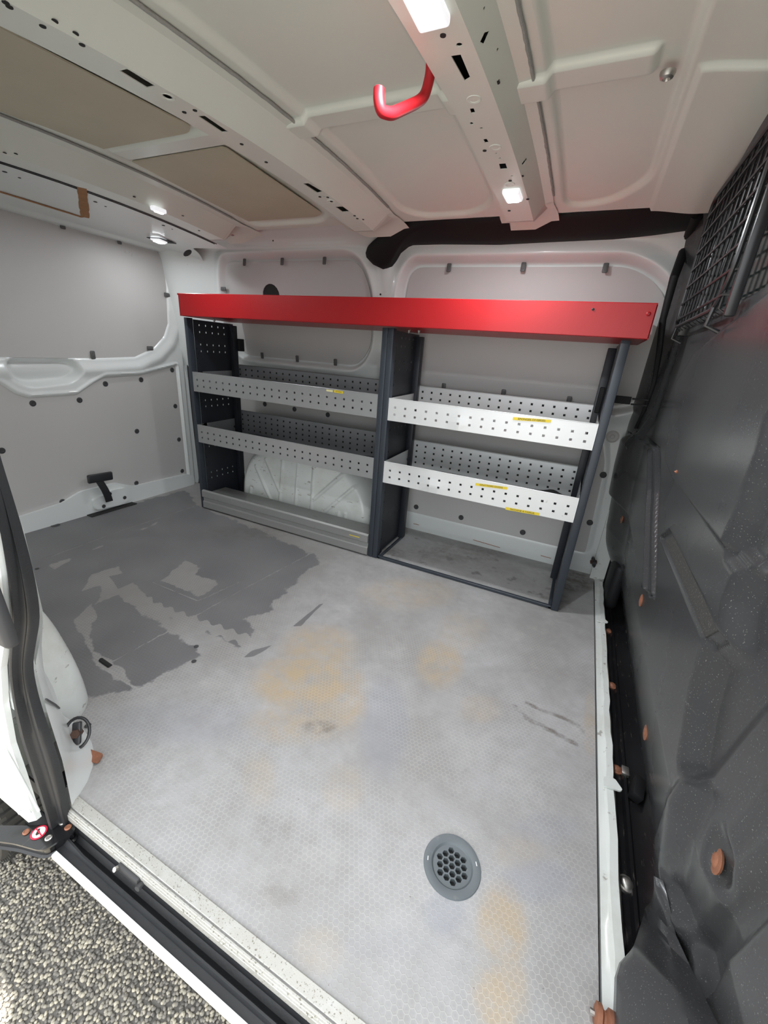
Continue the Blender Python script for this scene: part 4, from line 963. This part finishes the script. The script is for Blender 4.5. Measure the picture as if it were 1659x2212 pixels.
def tray(x0, x1, z0, z1, zb, mat, matb, rows_b, name='shelf_tray'):
    hs = []
    n_ = int((x1 - x0 - .05) / .0402)
    for k in range(n_ + 1):
        for zz in (.62, .30): hs.append((round(x0 + .028 + (x1 - x0 - .056) * k / n_, 5), round(z0 + (z1 - z0) * zz, 5), .0085, .008))
    t = mk(name, *perf(x0, x1, z0, z1, hs, fxz(FY - .002), .0015), mat, rack)
    hb = []
    nb = int((x1 - x0 - .05) / .0402)
    for k in range(nb + 1):
        for r_ in range(rows_b): hb.append((round(x0 + .03 + (x1 - x0 - .06) * k / nb, 5), round(zb - .022 - r_ * .0265, 5), .0085, .0085))
    mk('back_panel', *perf(x0, x1, z0 + .004, zb, hb, fxz(BY), .0015), matb, t)
    mk('back_shade_sheet', *box(x0, x1, BY + .006, BY + .007, z0 + .004, zb), DARK, t)  # added dark sheet so the back panel holes look unlit
    mk('tray_base', *box(x0, x1, FY, BY, z0 + .002, z0 + .004), matb, t)
    for xx in (x0, x1 - .0015):
        V = [(xx, FY, z0), (xx, BY, z0), (xx, BY, zb - .012), (xx, BY - .016, z1 + .006), (xx, FY, z1)]; V += [(x + .0015, y, z) for x, y, z in V]
        F = [(0, 1, 2, 3, 4), (9, 8, 7, 6, 5)] + [(i, (i + 1) % 5, 5 + (i + 1) % 5, 5 + i) for i in range(5)]; mk('end_panel', V, F, mat, t)
    mk('rolled_edge', *tube([(x0, FY - .001, z1), (x1, FY - .001, z1)], .0016, 6), mat, t, smooth=True)
    mk('rolled_edge', *tube([(x0, BY + .001, zb), (x1, BY + .001, zb)], .0022, 6), mat, t, smooth=True)
    for yy in (BY - .035, BY - .015): mk('tray_bolt', *lathe([(.006, 0), (.006, .003), (.003, .004)], 6), DKP, t, (x0 + .0015, yy, z0 + .05), rot=(0, PI / 2, 0))
    return t
t1 = tray(-.057, .9365, .607, .696, .733, ALU_SHADE, ALU_BACK_SHADE, 3)
t2 = tray(-.057, .9365, .358, .446, .496, ALU_SHADE, ALU_BACK_SHADE, 4)
t3 = tray(.984, 1.711, .605, .688, .724, ALU_LIT, ALU_LIT, 3)
t4 = tray(.984, 1.711, .353, .441, .488, ALU_LIT, ALU_LIT, 4)
# dents in the lower right tray
for t_, u, v, w_, dpt in ((t4, 870, 1030, .05, .004), (t4, 935, 1050, .03, -.005), (t3, 990, 915, .03, -.003)):
    c = P(u, v, 1, FY); me = t_.data
    for vv in me.vertices:
        d2 = ((vv.co.x - c[0]) ** 2 + (vv.co.z - c[2]) ** 2) / w_ ** 2; vv.co.y += dpt * math.exp(-d2)
# printed label tapes
def tape(parent, u0, v0, u1, v1, h, mat, text=None, tsize=.0085, split=0):
    a, b = P(u0, v0, 1, FY - .003), P(u1, v1, 1, FY - .003); L_ = b[0] - a[0]; zc = (a[2] + b[2]) / 2; dz = (b[2] - a[2]) / L_
    y = FY - .0036
    V = [(a[0], y, a[2] - h / 2), (b[0], y, b[2] - h / 2), (b[0], y, b[2] + h / 2), (a[0], y, a[2] + h / 2)]; V += [(x, yy + .0004, z) for x, yy, z in V]
    tp = mk('label_tape', V, [(0, 1, 2, 3), (7, 6, 5, 4), (0, 4, 5, 1), (1, 5, 6, 2), (2, 6, 7, 3), (3, 7, 4, 0)], mat, parent)
    if text:
        cu = bpy.data.curves.new('t', 'FONT'); cu.body = text; cu.size = tsize; cu.align_x = 'CENTER'; cu.align_y = 'CENTER'; cu.extrude = .0001
        to = bpy.data.objects.new('t', cu); COL.objects.link(to); bpy.context.view_layer.update()
        me = bpy.data.meshes.new_from_object(to.evaluated_get(bpy.context.evaluated_depsgraph_get())); bpy.data.objects.remove(to)
        R_ = Matrix(((1, 0, 0), (0, 0, -1), (0, 1, 0))).to_4x4(); wid = max(v.co.x for v in me.vertices) - min(v.co.x for v in me.vertices)
        k = min(1.6, L_ * .72 / wid)
        me.transform(Matrix.Translation(((a[0] + b[0]) / 2, y - .0003, zc)) @ Matrix.Rotation(-math.atan(dz), 4, 'Y') @ R_ @ Matrix.Diagonal((k, 1, 1, 1)))
        me.materials.clear(); me.materials.append(INK); link(bpy.data.objects.new('label_text', me), tp, (0, 0, 0)) if False else tx(me, parent)
    return tp
def tx(me, parent):
    return link(bpy.data.objects.new('label_text', me), parent, (0, 0, 0))
tape(t3, 1108, 904, 1190, 910, .0095, YEL, 'EPONGES DIVERSES')
tape(t4, 1027, 1046, 1096, 1055, .0095, YEL, 'GRATTOIRS DIVERS')
tape(t4, 1092, 1098, 1165, 1111, .0098, YEL, 'MACHINE A VAPEUR')
tape(t1, 722, 845, 741, 848, .0095, YEL, 'DIVERS', .006); tape(t1, 705, 843, 719, 845, .008, YELW)
# bottom tray with grooved front
V = []; pr = [(FY - .010, .008), (FY - .010, .040), (FY - .004, .046), (FY - .004, .062), (FY - .012, .068), (FY - .012, .100), (FY - .004, .106), (FY + .004, .104), (FY + .006, .080), (FY + .15, .078), (FY + .15, .0)]
V = [(x, y, z) for x in (-.057, .9365) for y, z in pr]; n = len(pr)
F = [(i, i + 1, n + i + 1, n + i) for i in range(n - 1)] + [tuple(range(n)), tuple(range(2 * n - 1, n - 1, -1))]
bt = mk('base_tray', V, F, ALUB, rack)
a, b = P(755, 1157, 1, FY - .01), P(777, 1161, 1, FY - .01); mk('label_tape', *box(a[0], b[0], FY - .0125, FY - .012, b[2] - .001, b[2] + .002), YEL, bt)
# floor bars of the right bay
mk('floor_bar', *rbox(.984, 1.712, FY, FY + .014, .001, .013, .002, 1), RACK, rack, smooth=True)
mk('floor_bar', *rbox(.984, .996, FY, BY, .001, .010, .002, 1), RACK, rack, smooth=True)
mk('floor_bar', *rbox(1.70, 1.712, FY, BY, .001, .010, .002, 1), RACK, rack, smooth=True)
# red top tray
RY = 1.19; x0, x1, z0, z1 = -.0585, 1.775, .935, 1.026
V = [(x0 + .0, RY, z0), (x1, RY, z0), (x1 - .004, RY, z1), (x0 + .0, RY, z1)]
pr = [(RY + .012, z0 + .003), (RY + .002, z0), (RY, z0 + .002), (RY, z1 - .002), (RY + .002, z1), (RY + .014, z1), (RY + .014, z1 - .002), (RY + .003, z1 - .003), (RY + .003, z0 + .006), (BY, z0 + .006), (BY, z1 - .03), (BY + .002, z1 - .03), (BY + .002, z0), ]
V = [(x, y, z) for x in (x0, x1) for y, z in pr]; n = len(pr)
F = [(i, (i + 1) % n, n + (i + 1) % n, n + i) for i in range(n)] + [tuple(range(n)), tuple(range(2 * n - 1, n - 1, -1))]
rt = mk('top_tray', V, F, RED, rack); rt['label'] = 'red enamelled top tray'
for xx in (x0 - .001, x1 - .002):
    mk('tray_end', *box(xx, xx + .003, RY, BY, z0, z1 - .004), RED, rt)
mk('end_hem', *tube([(x0 - .003, RY, z1 - .004), (x0 - .003, BY, z1 - .004)], .004, 8), RED, rt, smooth=True)
for u, v, m_, s in ((1401, 678, RED, 1.), (1281, 668, DKP, .6)):
    p = P(u, v, 1, RY); mk('tray_rivet', *lathe([(.006 * s, 0), (.006 * s, .0012), (.003 * s, .003), (.0025 * s, .001)], 14), m_, rt, (p[0], RY, p[2]), True, rot=(PI / 2, 0, 0))
for x in (.03, 1.01, 1.05): mk('bolt', *lathe([(.004, 0), (.006, -.003), (.003, -.012), (.001, -.014)], 10), STEEL, rt, (x, 1.30, z0), True)
# wall brackets
mk('wall_bracket', *join([rbox(1.735, 1.80, 1.46, 1.465, .742, .768, .001, 1), rbox(1.80, 1.85, 1.44, 1.445, .742, .748, .001, 1), rbox(1.80, 1.85, 1.44, 1.445, .760, .766, .001, 1)]), BLACKP, rack)
mk('wall_bracket', *rbox(1.695, 1.712, 1.47, 1.53, .70, .79, .002, 1), BLACKP, rack, smooth=True)
mk('wall_bracket', *rbox(.912, .938, 1.48, 1.52, .815, .86, .002, 1), BLACKP, rack, smooth=True)
mk('wall_bracket', *rbox(-.045, -.02, 1.50, 1.54, .80, .86, .002, 1), BLACKP, rack, smooth=True)
# rubber mats lying in the trays
for x0_, x1_, z_, lab in ((.99, 1.706, .358, 'black ribbed rubber mat curling up in the lower right tray'), (-.05, .93, .3635, 'black rubber mat lying in the lower left tray'), (-.05, .93, .6125, 'black rubber mat lying in the upper left tray')):
    xs = np.linspace(x0_, x1_, 60); V = []
    for x in xs:
        up_ = .014 * math.exp(-((x - 1.62) / .03) ** 2) if x0_ > .5 else .002 * (1 + math.sin(x * 9))
        wv = .003 * math.sin(x * 17) + up_
        V += [(x, FY + .006, z_), (x, FY + .15, z_ + .002), (x, BY - .006, z_ + .004 + max(0, wv))]
    m = len(V); V += [(x, y, z + .004) for x, y, z in V]
    F = [(3 * i + j, 3 * i + j + 1, 3 * i + 4 + j, 3 * i + 3 + j) for i in range(59) for j in range(2)]; F += [tuple(m + k for k in reversed(f)) for f in F]
    F += [(3 * i, 3 * i + 3, m + 3 * i + 3, m + 3 * i) for i in range(59)] + [(3 * i + 2, m + 3 * i + 2, m + 3 * i + 5, 3 * i + 5) for i in range(59)] + [(0, 1, m + 1, m), (1, 2, m + 2, m + 1), (177, m + 177, m + 178, 178), (178, m + 178, m + 179, 179)]
    o = mk('tray_mat', V, F, MAT_, None, smooth=True); tag(o, lab, 'mat')

# ---- floor vent
vent = thing('floor_vent', (VC[0], VC[1], 0), 'round grey plastic vent with honeycomb grid let into the floor', 'vent')
mk('rim', *lathe([(.034, -.010), (.034, -.002), (.037, .0015), (.045, .003), (.0505, .0025), (.0515, .0002)], 48), VENT, vent, (VC[0], VC[1], 0), True)
# lathe caps fill the opening: rebuild ring without caps
rim = bpy.data.objects['rim.001'] if 'rim.001' in bpy.data.objects else bpy.data.objects['rim']
bm = bmesh.new(); bm.from_mesh(rim.data); bmesh.ops.delete(bm, geom=[f for f in bm.faces if len(f.verts) > 4], context='FACES'); bm.to_mesh(rim.data); bm.free()
hr = .0066; Hp = []
outer = disc_hole(0, 0, .0368, 48); holes = []
for i in range(-5, 6):
    for j in range(-5, 6):
        hx = hr * 1.5 * 1.08 * i; hy = hr * math.sqrt(3) * 1.08 * (j + .5 * (i % 2))
        if math.hypot(hx, hy) < .0325:
            H = []
            for k in range(6):
                qx, qy = hx + hr * .86 * math.cos(PI / 3 * k), hy + hr * .86 * math.sin(PI / 3 * k); m_ = min(1, .0343 / math.hypot(qx, qy)); H.append((qx * m_, qy * m_))
            holes.append(H)
mk('honeycomb_grid', *plate(outer, holes, lambda a, b, t: (a, b, -.002 - t), .009), VENT, vent, (VC[0], VC[1], 0), rot=(0, 0, .35))
mk('vent_well', *lathe([(.036, -.011), (.036, -.03)], 24), DARK, vent, (VC[0], VC[1], 0))
for an in (.5, 3.4):
    mk('moulded_mark', *rbox(-.0035, .0035, -.0008, .0008, 0, .0006, .0002, 1), STW, vent, (VC[0] + .044 * math.cos(an), VC[1] + .044 * math.sin(an), .0028), rot=(0, 0, an + PI / 2))

# ---- red hook
hk = thing('ladder_hook', (1.352, .50, 1.26), 'red rubber-sleeved steel hook hanging from the front roof beam', 'hook')
hx = 1.30
hpx = [(924, 98), (932, 120), (930, 160), (918, 208), (900, 222), (845, 247), (823, 240), (818, 215), (819, 192)]
hp3 = [P(u, v, 0, x) for (u, v), x in zip(hpx, (1.316, 1.315, 1.312, 1.306, 1.300, 1.285, 1.278, 1.276, 1.275))]
mk('sleeve', *tube(fillet([tuple(q) for q in hp3], .012, 4), .0085, 12), REDR, hk, smooth=True)
q = hp3[0]; mk('threaded_end', *tube([tuple(q), (q[0] + .002, q[1] - .0, q[2] + .03)], .0045, 10), STEEL, hk, smooth=True)
mk('fixing_nut', *lathe([(.009, 0), (.009, .006)], 6), STEEL, hk, (q[0], q[1], q[2] + .004))

# ---- lamps
def lamp(u, v, dz, L_, W_, label, power=2.3, rotz=0, tilt=0, surf=None, plate_=None):
    q = PS(u, v, 2, surf or (lambda p: float(zr(p[1])) + dz), 1.27)
    t = thing('led_lamp', (q[0], q[1], q[2]), label, 'lamp', 'small LED lamps in the load space')
    if plate_: mk('mounting_plate', *plate(plate_, [], lambda a, b, t_: (a, b, -.001 - t_), .002), BLACKP, t, tuple(q), rot=(tilt, 0, rotz))
    bz = mk('housing', *rbox(-W_ / 2 - .005, W_ / 2 + .005, -L_ / 2 - .006, L_ / 2 + .006, -.010, .004, .005, 3), LENSB, t, tuple(q), True, rot=(tilt, 0, rotz))
    mk('lens', *rbox(-W_ / 2 + .002, W_ / 2 - .002, -L_ / 2 + .004, L_ / 2 - .004, -.013, -.009, .0015, 2), LENS, t, tuple(q), True, rot=(tilt, 0, rotz))
    ld = bpy.data.lights.new('led_light', 'AREA'); ld.shape = 'RECTANGLE'; ld.size = W_; ld.size_y = L_; ld.energy = power; ld.color = (.93, .96, 1)
    lo_ = bpy.data.objects.new('led_light', ld); link(lo_, t, (q[0], q[1], q[2] - .016)); return t
lamp(922, 6, DA, .055, .034, 'bright rectangular LED lamp on the front roof beam above the red hook')
lamp(1108, 419, DA, .055, .034, 'bright LED lamp at the far end of the front roof beam')
lamp(343, 517, 0, .05, .034, 'bright LED lamp on a black plate in the header over the tailgate', power=.45, rotz=math.radians(20), surf=lambda p: float(zh(p[0], p[1])) - .004,
     plate_=rpoly([(-.035, -.035), (.03, -.035), (.05, .055), (-.02, .05)], .004, 2))
lamp(342, 451, DC, .04, .012, 'slim LED lamp half hidden in the rear roof beam', power=1.1)

# ---- tie-down rings
def ring_(name, c, nrm_rot, label, r=.026):
    t = thing(name, c, label, 'ring')
    pts = [(r * math.cos(a) * .75, r * math.sin(a), 0) for a in np.linspace(0, 2 * PI, 24, endpoint=False)]
    mk('ring', *tube(pts, .0032, 8, True), WIRE, t, c, True, rot=nrm_rot)
    mk('ring_clip', *rbox(-.008, .008, -.022, .022, -.006, .006, .003, 2), WIRE, t, c, True, rot=nrm_rot)
    mk('ring_bolt', *lathe([(.009, -.012), (.009, .012)], 6), RUSTD, t, c, False, rot=nrm_rot)
    return t
q = P(1282, 1214, 1, 1.555); ring_('lashing_ring', tuple(q), (0, math.radians(80), .2), 'black lashing ring at the far corner where the floor meets the bulkhead')
q = P(166, 1584, 1, .078); ring_('lashing_ring', tuple(q), tuple(Vector((.55, -.55, .62)).to_track_quat('Z', 'Y').to_euler()), 'black lashing ring on the side door pillar beside the near wheel arch', .030)
q = P(1305, 2200, 2, .012)
o = thing('door_roller', (q[0], q[1], 0), 'rusty copper coloured roller at the near end of the floor edge', 'roller')
mk('wheel', *lathe([(.010, -.012), (.014, -.010), (.014, -.004), (.009, -.001), (.009, .002), (.014, .005), (.014, .011), (.010, .012)], 24), RUST, o, (q[0], q[1], .010), True, rot=(0, PI / 2, 0))
mk('axle', *tube([(q[0] - .018, q[1], .010), (q[0] + .022, q[1], .010)], .004, 8), STEEL, o, smooth=True)
